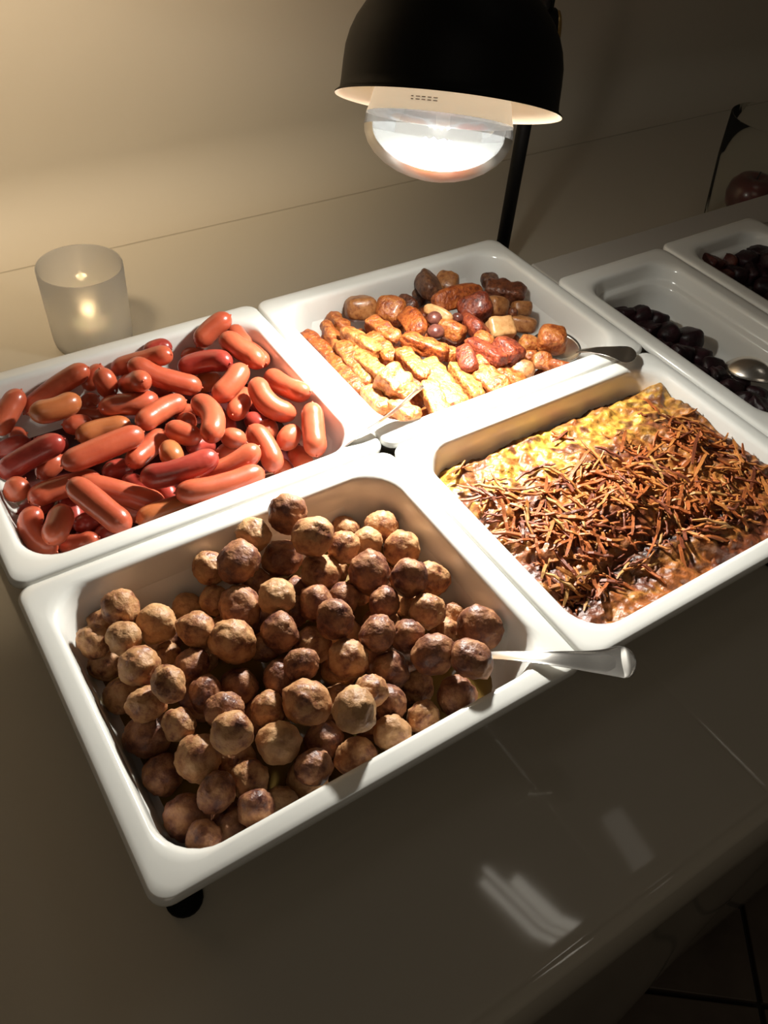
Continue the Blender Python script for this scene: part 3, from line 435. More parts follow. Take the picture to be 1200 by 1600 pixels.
# ------------------------------------------------------------ roasted potatoes
POT = [[[0.3637,0.4731,-0.0257],[0.3662,0.438,-0.0273],0.0081,1,"stick",0],[[0.3647,0.4244,-0.0251],[0.3633,0.3726,-0.0243],0.0081,1,"stick",0],[[0.3879,0.4758,-0.0216],[0.38,0.4417,-0.0238],0.0081,1,"lumpy",1],[[0.3796,0.4289,-0.0172],[0.3767,0.3767,-0.0219],0.0085,1,"stick",1],[[0.3942,0.4402,-0.0121],[0.4001,0.4066,-0.0116],0.0086,1,"stick",2],[[0.3855,0.4143,-0.0169],[0.3866,0.3718,-0.0122],0.0077,1,"stick",2],[[0.4049,0.49,-0.024],[0.4047,0.4681,-0.024],0.0083,1,"lumpy",1],[[0.4153,0.4265,-0.0159],[0.4125,0.3927,-0.0162],0.0086,1,"stick",1],[[0.427,0.4447,-0.0121],[0.4315,0.4158,-0.0121],0.0088,1,"stick",1],[[0.4355,0.4889,-0.02],[0.4395,0.4878,-0.02],0.0148,1,"chunk",3],[[0.4622,0.4678,-0.018],[0.4637,0.4662,-0.018],0.0148,1,"chunk",1],[[0.4685,0.4375,-0.012],[0.4648,0.4196,-0.012],0.0123,1,"wedge",0],[[0.492,0.4824,-0.024],[0.4946,0.4743,-0.024],0.0086,1,"chunk",4],[[0.4377,0.3934,-0.004],[0.4533,0.3639,-0.004],0.0088,1,"stick",0],[[0.4211,0.3803,-0.0081],[0.4178,0.3425,-0.0074],0.0083,1,"stick",1],[[0.4331,0.3501,-0.0114],[0.422,0.2954,-0.0107],0.0119,1,"slab",2],[[0.4614,0.3413,-0.0162],[0.4543,0.3024,-0.0159],0.0089,1,"stick",2],[[0.4762,0.3165,-0.014],[0.4777,0.2954,-0.014],0.0115,1,"stick",1],[[0.4977,0.3111,-0.014],[0.5016,0.2956,-0.014],0.009,1,"stick",1],[[0.3825,0.3426,-0.0018],[0.3859,0.3336,-0.0056],0.0137,1,"slab",2],[[0.3971,0.3641,-0.0076],[0.4007,0.3288,-0.0055],0.005,1,"stick",5],[[0.4106,0.3185,-0.0061],[0.401,0.2878,-0.0084],0.0092,1,"slab",2],[[0.3618,0.3489,-0.014],[0.3609,0.3279,-0.014],0.008,1,"slab",2],[[0.3733,0.3174,-0.012],[0.3759,0.3021,-0.012],0.0091,1,"slab",2],[[0.5235,0.3135,-0.018],[0.5256,0.3106,-0.018],0.0099,1,"chunk",3],[[0.5506,0.3129,-0.016],[0.5508,0.3127,-0.016],0.01,1,"wedge",1],[[0.5576,0.2976,-0.014],[0.5633,0.2891,-0.014],0.0086,1,"wedge",0],[[0.5213,0.3404,-0.008],[0.5221,0.3309,-0.008],0.0126,1,"chunk",5],[[0.5571,0.3428,-0.0158],[0.5575,0.3426,-0.0159],0.0095,1,"chunk",2],[[0.5725,0.3261,-0.004],[0.573,0.3257,-0.004],0.0141,1,"chunk",1],[[0.5778,0.384,-0.02],[0.5853,0.3773,-0.02],0.0099,1,"chunk",3],[[0.5403,0.3746,-0.01],[0.5448,0.3733,-0.01],0.011,1,"cube",6],[[0.5996,0.4074,-0.02],[0.6027,0.4059,-0.02],0.0094,1,"chunk",3],[[0.5757,0.3932,-0.01],[0.5759,0.3931,-0.01],0.0049,1,"onion",4],[[0.567,0.4157,-0.0129],[0.5671,0.4135,-0.0118],0.0127,1,"chunk",3],[[0.5953,0.4454,-0.016],[0.6086,0.4306,-0.016],0.0125,1,"slab",4],[[0.6089,0.4775,-0.024],[0.6121,0.476,-0.024],0.0083,1,"chunk",7],[[0.5152,0.4432,-0.0068],[0.5538,0.4409,-0.0074],0.0127,1,"wedge",0],[[0.5375,0.4203,-0.0112],[0.5455,0.4162,-0.0062],0.0134,1,"chunk",5],[[0.5313,0.4967,-0.0145],[0.524,0.4784,-0.0142],0.0125,1,"chunk",7],[[0.5576,0.4914,-0.022],[0.5579,0.491,-0.022],0.0127,1,"chunk",3],[[0.488,0.43,-0.0019],[0.4967,0.4105,-0.0023],0.0062,1,"wedge",6],[[0.482,0.4128,-0.002],[0.4822,0.4127,-0.002],0.0081,1,"olive",8],[[0.4723,0.3964,-0.006],[0.473,0.3961,-0.006],0.0087,1,"olive",8],[[0.4915,0.3989,-0.0097],[0.4946,0.3912,-0.0101],0.0109,1,"chunk",1],[[0.5217,0.4012,-0.0129],[0.5182,0.385,-0.0094],0.013,1,"wedge",5],[[0.508,0.4062,-0.005],[0.508,0.4058,-0.0048],0.0062,1,"olive",8],[[0.4768,0.3505,-0.0053],[0.4682,0.332,-0.0059],0.0091,1,"chunk",5],[[0.4946,0.3593,-0.0068],[0.4967,0.3228,-0.0008],0.0085,1,"stick",5],[[0.5105,0.3662,-0.008],[0.5114,0.3597,-0.008],0.008,1,"chunk",1],[[0.487,0.3332,-0.0105],[0.4902,0.3314,-0.0103],0.0085,1,"chunk",2],[[0.4668,0.3642,-0.0119],[0.4706,0.3623,-0.0126],0.0086,1,"chunk",1],[[0.522,0.4953,-0.0289],[0.5229,0.4903,-0.0305],0.0074,1,"chunk",7],[[0.5481,0.3337,-0.0233],[0.5518,0.3301,-0.0212],0.0075,1,"chunk",1],[[0.4193,0.4567,-0.032],[0.4128,0.4248,-0.032],0.0082,1,"chunk",0],[[0.4987,0.3949,-0.026],[0.5015,0.3864,-0.026],0.0082,1,"chunk",5],[[0.4902,0.4779,-0.0458],[0.4902,0.4779,-0.0458],0.013,0,"chunk",0],[[0.4003,0.4785,-0.0458],[0.4003,0.4785,-0.0458],0.013,0,"chunk",0],[[0.4411,0.3807,-0.0458],[0.4411,0.3807,-0.0458],0.013,0,"chunk",0],[[0.5678,0.3777,-0.0458],[0.5678,0.3777,-0.0458],0.013,0,"chunk",0],[[0.4997,0.3071,-0.0458],[0.4997,0.3071,-0.0458],0.013,0,"chunk",0],[[0.5496,0.4016,-0.0458],[0.5496,0.4016,-0.0458],0.013,0,"chunk",0],[[0.4458,0.4479,-0.0458],[0.4458,0.4479,-0.0458],0.013,0,"chunk",0],[[0.3978,0.3766,-0.0458],[0.3978,0.3766,-0.0458],0.013,0,"chunk",0],[[0.4151,0.3506,-0.0458],[0.4151,0.3506,-0.0458],0.013,0,"chunk",0],[[0.5495,0.3548,-0.0458],[0.5495,0.3548,-0.0458],0.013,0,"chunk",0],[[0.6006,0.4361,-0.0458],[0.6006,0.4361,-0.0458],0.013,0,"chunk",0],[[0.4976,0.3532,-0.0458],[0.4976,0.3532,-0.0458],0.013,0,"chunk",0],[[0.5178,0.4457,-0.0458],[0.5178,0.4457,-0.0458],0.013,0,"chunk",0],[[0.5154,0.4716,-0.0458],[0.5154,0.4716,-0.0458],0.013,0,"chunk",0],[[0.3745,0.3995,-0.0458],[0.3745,0.3995,-0.0458],0.013,0,"chunk",0],[[0.4902,0.4413,-0.0458],[0.4902,0.4413,-0.0458],0.013,0,"chunk",0],[[0.4013,0.4526,-0.0458],[0.4013,0.4526,-0.0458],0.013,0,"chunk",0],[[0.4113,0.3175,-0.0458],[0.4113,0.3175,-0.0458],0.013,0,"chunk",0],[[0.5745,0.4613,-0.0458],[0.5745,0.4613,-0.0458],0.013,0,"chunk",0],[[0.4328,0.3029,-0.0458],[0.4328,0.3029,-0.0458],0.013,0,"chunk",0],[[0.5687,0.3136,-0.0458],[0.5687,0.3136,-0.0458],0.013,0,"chunk",0],[[0.4572,0.3602,-0.0458],[0.4572,0.3602,-0.0458],0.013,0,"chunk",0],[[0.5337,0.3341,-0.0458],[0.5337,0.3341,-0.0458],0.013,0,"chunk",0],[[0.4621,0.3031,-0.0458],[0.4621,0.3031,-0.0458],0.013,0,"chunk",0],[[0.3912,0.4194,-0.0458],[0.3912,0.4194,-0.0458],0.013,0,"chunk",0],[[0.5252,0.3818,-0.0458],[0.5252,0.3818,-0.0458],0.013,0,"chunk",0],[[0.5775,0.4189,-0.0458],[0.5775,0.4189,-0.0458],0.013,0,"chunk",0],[[0.6091,0.347,-0.0458],[0.6091,0.347,-0.0458],0.013,0,"chunk",0],[[0.3916,0.3395,-0.0458],[0.3916,0.3395,-0.0458],0.013,0,"chunk",0],[[0.4417,0.4087,-0.0458],[0.4417,0.4087,-0.0458],0.013,0,"chunk",0]]
PC = ['orange', 'golden', 'pale yellow', 'tan', 'dark brown', 'russet', 'cream-coloured', 'grey-brown', 'purple-brown']
PK = {'stick': ('crinkled potato stick', 'potato_stick', 'potato'), 'lumpy': ('lumpy potato piece', 'potato_piece', 'potato'), 'slab': ('thick potato slice', 'potato_slice', 'potato'),
      'chunk': ('roasted potato chunk', 'potato_chunk', 'potato'), 'wedge': ('potato wedge', 'potato_wedge', 'potato'), 'cube': ('cut potato cube', 'potato_cube', 'potato'),
      'onion': ('small shallot end', 'shallot', 'shallot'), 'olive': ('small round shallot', 'shallot', 'shallot')}
rl = rowlabels([((p[0][0] + p[1][0]) / 2, (p[0][1] + p[1][1]) / 2) for p in POT if p[3]], 6, B, 2 * B)
def piece(a, b, r, kind, seed, zr=.85, n=6):
    """rounded, uneven block along a-b, local to its middle"""
    a, b = Vector(a), Vector(b); mid = (a + b) / 2; d = b - a; L = d.length
    if L < 1e-4: d = Vector((1, .3, 0)) if seed % 2 else Vector((.3, 1, 0)); hl = r
    else: hl = L / 2 + r * .95
    d.normalize(); s = Vector((0, 0, 1)).cross(d)
    if s.length < .1: s = Vector((0, 1, 0))
    s.normalize(); up = d.cross(s)
    roll = {'stick': .25, 'slab': .1}.get(kind, .6) * math.sin(seed * 2.7)
    s, up = s * math.cos(roll) + up * math.sin(roll), up * math.cos(roll) - s * math.sin(roll)
    bm = bmesh.new(); bmesh.ops.create_cube(bm, size=2)
    bmesh.ops.subdivide_edges(bm, edges=bm.edges[:], cuts=n + (5 if kind in ('stick', 'slab') else 0), use_grid_fill=True)
    pw = {'cube': 9, 'stick': 5, 'slab': 6, 'chunk': 3.6, 'lumpy': 3, 'wedge': 4, 'onion': 2.2, 'olive': 2}[kind]
    off = Vector((seed * 7.3, 1, seed))
    hs, hu = r * .97, r * zr
    if kind == 'slab': hu = r * .72
    for v in bm.verts:
        c = v.co; m = (abs(c.x) ** pw + abs(c.y) ** pw + abs(c.z) ** pw) ** (1 / pw)
        c = c / m
        nz = 1 + .10 * noise.noise(c * 1.3 + off) + .06 * noise.noise(c * 3.1 + off)
        w = 1.0
        if kind in ('stick', 'slab'):
            w = 1 + .085 * math.sin((c.x * hl) / .0028 + seed)         # crinkle cut
            nz += .05 * noise.noise(Vector((c.x * 3 * hl / r, c.y * 3, c.z * 3)) + off)
        if kind == 'lumpy': w = 1 + .16 * math.sin(c.x * 7 + seed) + .1 * noise.noise(c * 4 + off)
        y, z = c.y * w, c.z * w
        x = c.x
        if kind == 'wedge':
            y *= 1 - .55 * (c.z * .5 + .5); z += .22 * (1 - x * x) - .1
        if kind == 'olive': nz = 1 + .04 * noise.noise(c * 2 + off)
        v.co = d * (x * hl * (1 + (nz - 1) * .6)) + s * (y * hs * nz) + up * (z * hu * nz)
    return bm, mid
vi = 0; bi = 0; rb = rowlabels([(p[0][0], p[0][1]) for p in POT if not p[3]], 5, 0, 1)
for i, (a, b, r, v, kind, c) in enumerate(POT):
    bm, mid = piece(P(*a), P(*b), r * 1.08, kind, i)
    w_, nm, cat = PK[kind]
    o = bm_obj(nm, bm, M['pot'][c], loc=mid)
    if v:
        q = rl[vi]; vi += 1
        tag(o, '%s %s, %s from left in the %s' % (PC[c], w_, ORD[q[1]], rowword(q[0], 6)), cat, 'roasted vegetables in the tray below the lamp')
    else: q = rb[bi]; bi += 1; tag(o, 'buried potato chunk in the bottom layer, %s from left, %s' % (ORD[q[1]], rowword(q[0], 5)), cat, 'buried potato chunks')

# ------------------------------------------------------------ beetroot
for key, data, where in (('a', [[[0.7264,0.3654,-0.0404],[0.7242,0.3585,-0.0371],0.0103,1],[[0.7431,0.3555,-0.0412],[0.7398,0.3474,-0.0372],0.0116,1],[[0.759,0.3435,-0.0442],[0.7556,0.3356,-0.0402],0.0115,1],[[0.7269,0.3292,-0.0402],[0.7275,0.3241,-0.0389],0.0113,1],[[0.745,0.3136,-0.0416],[0.7411,0.3053,-0.0371],0.0125,1],[[0.7609,0.2961,-0.0429],[0.7586,0.2886,-0.0394],0.0137,1],[[0.7284,0.2797,-0.0417],[0.7242,0.2716,-0.0369],0.0122,1],[[0.7426,0.2631,-0.0429],[0.7429,0.2582,-0.0414],0.0122,1],[[0.7369,0.2384,-0.0399],[0.7416,0.2363,-0.0416],0.012,1],[[0.7299,0.2193,-0.0378],[0.7343,0.2172,-0.0394],0.0118,1],[[0.7156,0.2394,-0.0401],[0.7175,0.236,-0.04],0.0107,1],[[0.7242,0.1997,-0.0397],[0.7287,0.1978,-0.0415],0.0116,1],[[0.7073,0.2089,-0.04],[0.7057,0.2039,-0.0373],0.0105,1],[[0.7237,0.1787,-0.0388],[0.7292,0.1774,-0.0412],0.0115,1],[[0.7491,0.2072,-0.0435],[0.7462,0.2023,-0.0403],0.0094,1],[[0.7219,0.1584,-0.0356],[0.7278,0.1569,-0.0383],0.0125,1],[[0.7469,0.184,-0.0424],[0.7478,0.1807,-0.0418],0.0105,1],[[0.7006,0.2535,-0.04],[0.7023,0.2504,-0.0399],0.0095,1],[[0.7131,0.2948,-0.0403],[0.7129,0.2901,-0.0386],0.0098,1],[[0.7519,0.1509,-0.04],[0.7538,0.148,-0.04],0.0114,1],[[0.7152,0.1297,-0.0401],[0.7162,0.1266,-0.0395],0.0111,1],[[0.7353,0.1251,-0.0405],[0.7362,0.122,-0.0399],0.0112,1]], 'narrow tray nearest the gratin'), ('b', [[[0.8911,0.3852,-0.0246],[0.8992,0.3848,-0.028],0.0126,1],[[0.9247,0.385,-0.0312],[0.9266,0.3811,-0.0311],0.0119,1],[[0.9458,0.3726,-0.0282],[0.9456,0.3675,-0.027],0.0127,1],[[0.9671,0.3707,-0.0234],[0.9672,0.3663,-0.0226],0.0129,1],[[0.9608,0.3454,-0.02],[0.9673,0.3443,-0.0224],0.0127,1],[[0.9171,0.3609,-0.0348],[0.9155,0.3548,-0.0327],0.0124,1],[[0.9367,0.3474,-0.0328],[0.9415,0.3448,-0.0342],0.0138,1],[[0.9238,0.3188,-0.034],[0.926,0.3149,-0.034],0.0135,1],[[0.9078,0.2909,-0.034],[0.9103,0.2874,-0.0342],0.0132,1],[[0.8982,0.3652,-0.0342],[0.8976,0.3607,-0.0329],0.0096,1],[[0.9552,0.32,-0.0322],[0.9587,0.3168,-0.0329],0.0137,1],[[0.9401,0.2941,-0.034],[0.9421,0.2905,-0.034],0.0134,1],[[0.9593,0.3261,-0.0098],[0.9655,0.3249,-0.012],0.0128,1],[[0.9089,0.2649,-0.0338],[0.9113,0.2616,-0.034],0.013,1]], 'narrow tray in the far corner')):
    rl = rowlabels([(p[0][0], p[0][1]) for p in data], 4, 0, 1)
    for i, (a, b, r, v) in enumerate(data):
        bm, mid = piece(P(*a), P(*b), r * 1.05, 'chunk' if i % 3 else 'slab', i * 3 + (50 if key == 'b' else 0), n=5)
        red = key == 'b' and i in (0, 1, 9)
        o = bm_obj('beetroot_chunk', bm, M['beet'][1 if red else 0], loc=mid); q = rl[i]
        tag(o, '%s beetroot chunk, %s from left, %s, %s' % ('reddish' if red else 'near-black', ORD[q[1]], rowword(q[0], 4).replace(' from the back', ''), where), 'beetroot', 'beetroot in the ' + where)

# ------------------------------------------------------------ potato gratin
def sstep(a, b, x):
    t = min(1, max(0, (x - a) / (b - a))); return t * t * (3 - 2 * t)
def gz(x, y):
    """height of the gratin below the rim plane"""
    q = Vector((x, y, 0)); back = sstep(.150, .205, y - (x - .36) * .12)
    z = -.0125 + .0055 * noise.noise(q * 32) + .0038 * noise.noise(q * 75) + .0022 * noise.noise(q * 170)
    z -= .008 * back
    z -= .012 * sstep(.225, .242, y)                      # slumped away from the back wall
    z -= .009 * (1 - sstep(.345, .375, x)) * sstep(.08, .16, y)
    z += .006 * math.exp(-(((x - .50) / .09) ** 2 + ((y - .11) / .05) ** 2))
    z += .009 * math.exp(-(((x - .625) / .02) ** 2 + ((y - .215) / .016) ** 2))
    t = abs((y - .058) - .012 * math.sin((x - .38) * 18)) / .007   # scooped furrow near the front
    if .355 < x < .54: z -= .007 * math.exp(-t * t)
    return z
def burn(x, y):
    t = ((y - .055) - .012 * math.sin((x - .38) * 18)) / .013
    f = math.exp(-t * t) * sstep(.345, .37, x) * (1 - sstep(.52, .56, x))
    return f
def gcol(x, y):
    q = Vector((x, y, 0)); n1 = noise.noise(q * 26 + Vector((3, 1, 0))); n2 = noise.noise(q * 60 + Vector((7, 2, 0))); n3 = noise.noise(q * 140)
    back = sstep(.145, .185, y - .10 * abs(x - .48) + .03 * n1)
    rust = Vector((.32, .095, .022)); gold = Vector((.50, .23, .040)); dark = Vector((.035, .012, .009)); yel = Vector((.66, .37, .055)); brown = Vector((.15, .035, .016))
    c = rust.lerp(gold, min(1, max(0, .30 + 1.1 * n2 + .5 * n3)))
    c = c.lerp(yel, back * min(1, max(0, .60 + 1.3 * n2)))
    c = c.lerp(brown, sstep(.02, .30, n1 + .6 * n2 + .35 * n3) * .85)
    c = c.lerp(Vector((.10, .022, .012)), sstep(.22, .40, n2 + .5 * n3) * .7)
    c = c.lerp(brown, .75 * sstep(.05, .3, n2) * math.exp(-(((x - .385) / .03) ** 2 + ((y - .175) / .03) ** 2)))
    return c.lerp(dark, min(1, burn(x, y) * (.9 + n2)))
gx0, gx1, gy0, gy1 = .3465, .6285, .0195, .2430
NX, NY = 230, 180
def gpos(i, j):
    u, v = -1 + 2 * i / NX, -1 + 2 * j / NY
    # square grid pulled into the rounded outline of the tray
    k = 10.0; n = (abs(u) ** k + abs(v) ** k) ** (1 / k); m_ = max(abs(u), abs(v))
    s = m_ / n if n > 0 else 1
    return (gx0 + gx1) / 2 + u * s * (gx1 - gx0) / 2, (gy0 + gy1) / 2 + v * s * (gy1 - gy0) / 2
gratin_root = Vector((.4875, .131, Z0 - .060))
verts, cols = [], []
for j in range(NY + 1):
    for i in range(NX + 1):
        x, y = gpos(i, j); z = gz(x, y); ed = min(x - gx0, gx1 - x, y - gy0, gy1 - y)
        dn = max(0, -z - .006) * .10      # the tray narrows downwards
        cx, cy = (gx0 + gx1) / 2, (gy0 + gy1) / 2
        x -= math.copysign(min(abs(x - cx), dn * abs(x - cx) / .14), x - cx); y -= math.copysign(min(abs(y - cy), dn * abs(y - cy) / .11), y - cy)
        verts.append(P(x, y, z) - gratin_root); cols.append(gcol(x, y))
faces = []
W1 = NX + 1
for j in range(NY):
    for i in range(NX):
        a = j * W1 + i; faces.append((a, a + 1, a + 1 + W1, a + W1))
edge = [i for i in range(NX + 1)] + [j * W1 + NX for j in range(1, NY + 1)] + [NY * W1 + i for i in range(NX - 1, -1, -1)] + [j * W1 for j in range(NY - 1, 0, -1)]
base = len(verts)
for e in edge:
    p = verts[e]; verts.append(Vector((p.x * .86, p.y * .86, .003))); cols.append(cols[e])
n = len(edge)
for k in range(n): faces.append((edge[k], base + k, base + (k + 1) % n, edge[(k + 1) % n]))
faces.append(tuple(base + k for k in range(n - 1, -1, -1)))
me = bpy.data.meshes.new('potato_gratin'); me.from_pydata(verts, [], faces)
ca = me.color_attributes.new('Col', 'FLOAT_COLOR', 'POINT')
ca.data.foreach_set('color', [v for c in cols for v in (c.x, c.y, c.z, 1)])
for p in me.polygons: p.use_smooth = True
gr = link('potato_gratin', me, M['gratin'], loc=gratin_root)
tag(gr, 'golden baked potato gratin topped with crisp brown shredded strips', 'gratin')
def strip_geo(L, w_, h, bend, lift, tw, seed):
    N = 6; pts = []
    for k in range(N + 1):
        t = k / N - .5
        pts.append((Vector((t * L, bend * (4 * t * t - 1) * L, lift * (.25 - t * t) * 4 * L * .25 + .0008 * math.sin(k * 2.1 + seed))), tw * t))
    R = []
    for k, (p, a) in enumerate(pts):
        q = pts[min(N, k + 1)][0] - pts[max(0, k - 1)][0]; q.normalize(); s = Vector((0, 0, 1)).cross(q).normalized(); u = q.cross(s)
        s2 = s * math.cos(a) + u * math.sin(a); u2 = u * math.cos(a) - s * math.sin(a)
        e = .55 if k in (0, N) else 1
        R.append([p + s2 * w_ / 2 * e + u2 * h / 2 * e, p - s2 * w_ / 2 * e + u2 * h / 2 * e, p - s2 * w_ / 2 * e - u2 * h / 2 * e, p + s2 * w_ / 2 * e - u2 * h / 2 * e])
    return R
SM = []
for k in range(20):
    rnd = random.Random(k); bm = bmesh.new()
    rings(bm, strip_geo(rnd.uniform(.018, .046), rnd.uniform(.0017, .0027), rnd.uniform(.0012, .0018), rnd.choice((-.16, -.05, .02, .06, .14)) * rnd.random(), rnd.uniform(-.05, .25), rnd.uniform(-.5, .5), k), True, True, True)
    me = bpy.data.meshes.new('potato_strip'); bmesh.ops.recalc_face_normals(bm, faces=bm.faces[:]); bm.to_mesh(me); bm.free()
    me.materials.append(M['strip'][(0, 1, 0, 2, 3, 0, 1, 1)[k % 8]]); SM.append(me)
def density(x, y):
    front = 1 - sstep(.150, .172, y - .12 * abs(x - .48))
    d = front * sstep(.036, .06, y) * (.30 + .9 * sstep(-.2, .25, noise.noise(Vector((x * 22, y * 22, 9)))))
    d += .8 * math.exp(-(((x - .375) / .02) ** 2 + ((y - .165) / .022) ** 2))
    d += .20 * (1 - front) * sstep(.1, .3, noise.noise(Vector((x * 30, y * 30, 4))))
    return d
def place(rnd):
    while True:
        x, y = rnd.uniform(gx0 + .012, gx1 - .012), rnd.uniform(gy0 + .012, gy1 - .02)
        if rnd.random() < density(x, y): break
    e = .004; nx = (gz(x - e, y) - gz(x + e, y)) / (2 * e); ny = (gz(x, y - e) - gz(x, y + e)) / (2 * e)
    nrm = Vector((nx * .5, ny * .5, 1)).normalized()
    fl_ = noise.noise(Vector((x * 9, y * 9, 2))) * 2.5          # strips keep a loose common lie
    ang = fl_ + rnd.gauss(0, .6)
    q = nrm.to_track_quat('Z', 'Y') @ Quaternion((0, 0, 1), ang) @ Quaternion((0, 1, 0), rnd.gauss(0, .16))
    return Vector((x, y, gz(x, y) + rnd.uniform(.0008, .0046) + Z0)) - gratin_root, q
rnd = random.Random(11)
for k in range(290):
    o = bpy.data.objects.new('potato_strip', SM[k % 20]); COL.objects.link(o); o.parent = gr
    loc, q = place(rnd); o.location = loc; o.rotation_mode = 'QUATERNION'; o.rotation_quaternion = q; s_ = rnd.uniform(.8, 1.2); o.scale = (s_, s_, s_)
for mi, cnt in ((0, 170), (1, 120), (2, 130), (3, 50)):
    bm = bmesh.new()
    for k in range(cnt):
        loc, q = place(rnd)
        if mi == 2 and rnd.random() < .35:
            while burn(loc.x + gratin_root.x, loc.y + gratin_root.y) < .3: loc, q = place(rnd)
        R = strip_geo(rnd.uniform(.008, .024), rnd.uniform(.0014, .0023), rnd.uniform(.0009, .0014), rnd.uniform(-.10, .10), rnd.uniform(-.05, .2), rnd.uniform(-.6, .6), k)
        rings(bm, [[q @ p + loc - Vector((0, 0, .001)) for p in r] for r in R], True, True, True)
    o = bm_obj('small_potato_shreds', bm, M['strip'][mi], gr); o['kind'] = 'stuff'

# ------------------------------------------------------------ spoons
def spoon(label, path, widths, thick=.0022, bowl=None, rim=True, up=Vector((0, 0, 1)), child=None):
    """path: points of the handle from neck to end, bowl: (centre, length, width, depth, flip)"""
    pts = catmull(path, 5); n = len(pts); root = pts[n // 2]
    def wd(t):
        f = t * (len(widths) - 1); i = min(len(widths) - 2, int(f)); return widths[i] + (widths[i + 1] - widths[i]) * (f - i)
    e = empty('serving_spoon', root, label, 'spoon')
    bm = bmesh.new(); R = []
    for k, p in enumerate(pts):
        t = k / (n - 1); q = (pts[min(n - 1, k + 1)] - pts[max(0, k - 1)]).normalized()
        s = q.cross(up).normalized(); u = s.cross(q)
        w_ = wd(t) / 2; ring = []
        for a in range(28):
            an = 2 * PI * a / 28; x = math.cos(an); z = math.sin(an)
            x = math.copysign(abs(x) ** .8, x)
            # raised border along the edge of the broad end
            dish = (-.0019 * (1 - abs(x) ** 7) * t) if z > .2 else 0
            ring.append(p - root + s * (x * w_) + u * (z * thick / 2 * (1.25 - .45 * t) + dish))
        R.append(ring)
    # rounded end
    p = pts[-1]; q = (pts[-1] - pts[-2]).normalized(); s = q.cross(up).normalized(); u = s.cross(q)
    for f in (.35, .62, .83, .95, 1.0):
        w_ = wd(1) / 2 * math.sqrt(max(0, 1 - f * f)) + .0004; ring = []
        for a in range(28):
            an = 2 * PI * a / 28; x = math.cos(an); z = math.sin(an); x = math.copysign(abs(x) ** .8, x)
            ring.append(p - root + q * (f * wd(1) / 2 * .75) + s * (x * w_) + u * (z * thick / 2 * .8))
        R.append(ring)
    rings(bm, R, True, True, True); bm_obj('handle', bm, M['steel'], e)
    if bowl:
        c, L, W_, D, fwd, bup = bowl
        fwd = Vector(fwd).normalized(); bup = Vector(bup).normalized(); s = fwd.cross(bup).normalized(); bup = s.cross(fwd)
        bm = bmesh.new(); NR, NA = 9, 36; top, bot = [], []
        for lay, dz in ((0, 0), (1, -.0011)):
            vs = []
            for i in range(NR + 1):
                f = i / NR; row = []
                for a in range(NA):
                    an = 2 * PI * a / NA; egg = 1 - .10 * math.cos(an)
                    row.append(bm.verts.new(Vector(c) - root + fwd * (math.cos(an) * f * L / 2) + s * (math.sin(an) * f * W_ / 2 * egg) + bup * (-D * (1 - f ** 2.4) + dz)))
                vs.append(row)
            for i in range(NR):
                for a in range(NA):
                    b_ = (a + 1) % NA
                    if i == 0:
                        if a == 0: bm.faces.new(vs[1])
                        continue
                    bm.faces.new((vs[i][a], vs[i + 1][a], vs[i + 1][b_], vs[i][b_]))
            top.append(vs)
        for a in range(NA):
            b_ = (a + 1) % NA; bm.faces.new((top[0][NR][a], top[1][NR][a], top[1][NR][b_], top[0][NR][b_]))
        for v in [v for v in bm.verts if not v.link_faces]: bm.verts.remove(v)
        bm_obj('bowl', bm, M['steel'], e)
    return e
spoon('silver spoon stuck in the meatballs, its handle lying over the front rim',
      [P(.2560, .0640, -.033), P(.2722, .0525, -.018), P(.2947, .0205, .0035), P(.3222, -.0035, .0085), P(.3373, -.0150, .0115)],
      [.0060, .0065, .0105, .0190, .0270], bowl=(P(.232, .092, -.0455), .056, .036, .009, (.6, -.75, .25), (0, .3, 1)))
spoon('silver spoon holding a potato chunk in the roasted potatoes, handle on the rim',
      [P(.5880, .3010, -.0075), P(.5930, .2880, .0005), P(.6020, .2715, .0062), P(.6100, .2600, .0072)],
      [.0085, .011, .020, .031], bowl=(P(.5800, .3260, -.0150), .058, .044, .012, (.3, -.95, .12), (-.35, .05, 1)))
spoon('silver spoon in the sausages whose handle leans across to the potato tray',
      [P(.2594, .3019, -.036), P(.2824, .2852, -.0095), P(.3071, .2835, .0045), P(.344, .2892, .011), P(.3796, .2969, .021)],
      [.004, .0045, .006, .010, .012], thick=.002, up=Vector((0, .60, .80)), bowl=(P(.236, .318, -.049), .05, .034, .007, (.8, -.5, .3), (.2, 0, 1)))
spoon('silver spoon with its shiny rounded back up on the dark beetroot',
      [P(.7660, .1830, -.024), P(.7630, .1650, -.012), P(.7600, .1400, .001), P(.758, .110, .006), P(.756, .070, .009)],
      [.0065, .007, .009, .014, .018], bowl=(P(.7625, .2060, -.030), .060, .046, -.013, (.05, -1, .2), (0, .1, 1)))

# ------------------------------------------------------------ heat lamp
lamp = empty('heat_lamp', (.719, .58, TAB), 'black dome heat lamp on a pole, its bulb glowing over the trays', 'lamp')
lo = lamp.location
def lp(o): o.location = -Vector(lo); return o
bm = bmesh.new(); lathe(bm, (.719, .58, TAB + .002), (0, 0, 1), [(.034, 0), (.034, .005), (.030, .009), (.011, .011)], 40, True, True); lp(bm_obj('base', bm, M['black'], lamp))
bm = bmesh.new(); tube(bm, [(.719, .58, TAB + .010), (.719, .58, Z0 + .245)], .0088, 18); lp(bm_obj('pole', bm, M['black'], lamp))
sh_out = [(1.0, 0), (1.0, .0012), (.985, .0022), (.962, .004), (.957, .010), (.953, .024), (.945, .036), (.918, .047), (.875, .057), (.810, .067), (.72, .077), (.60, .087), (.46, .095), (.33, .100), (.30, .102), (.28, .118), (.26, .130), (.0, .132)]
R0 = .0950
AXU = -AX
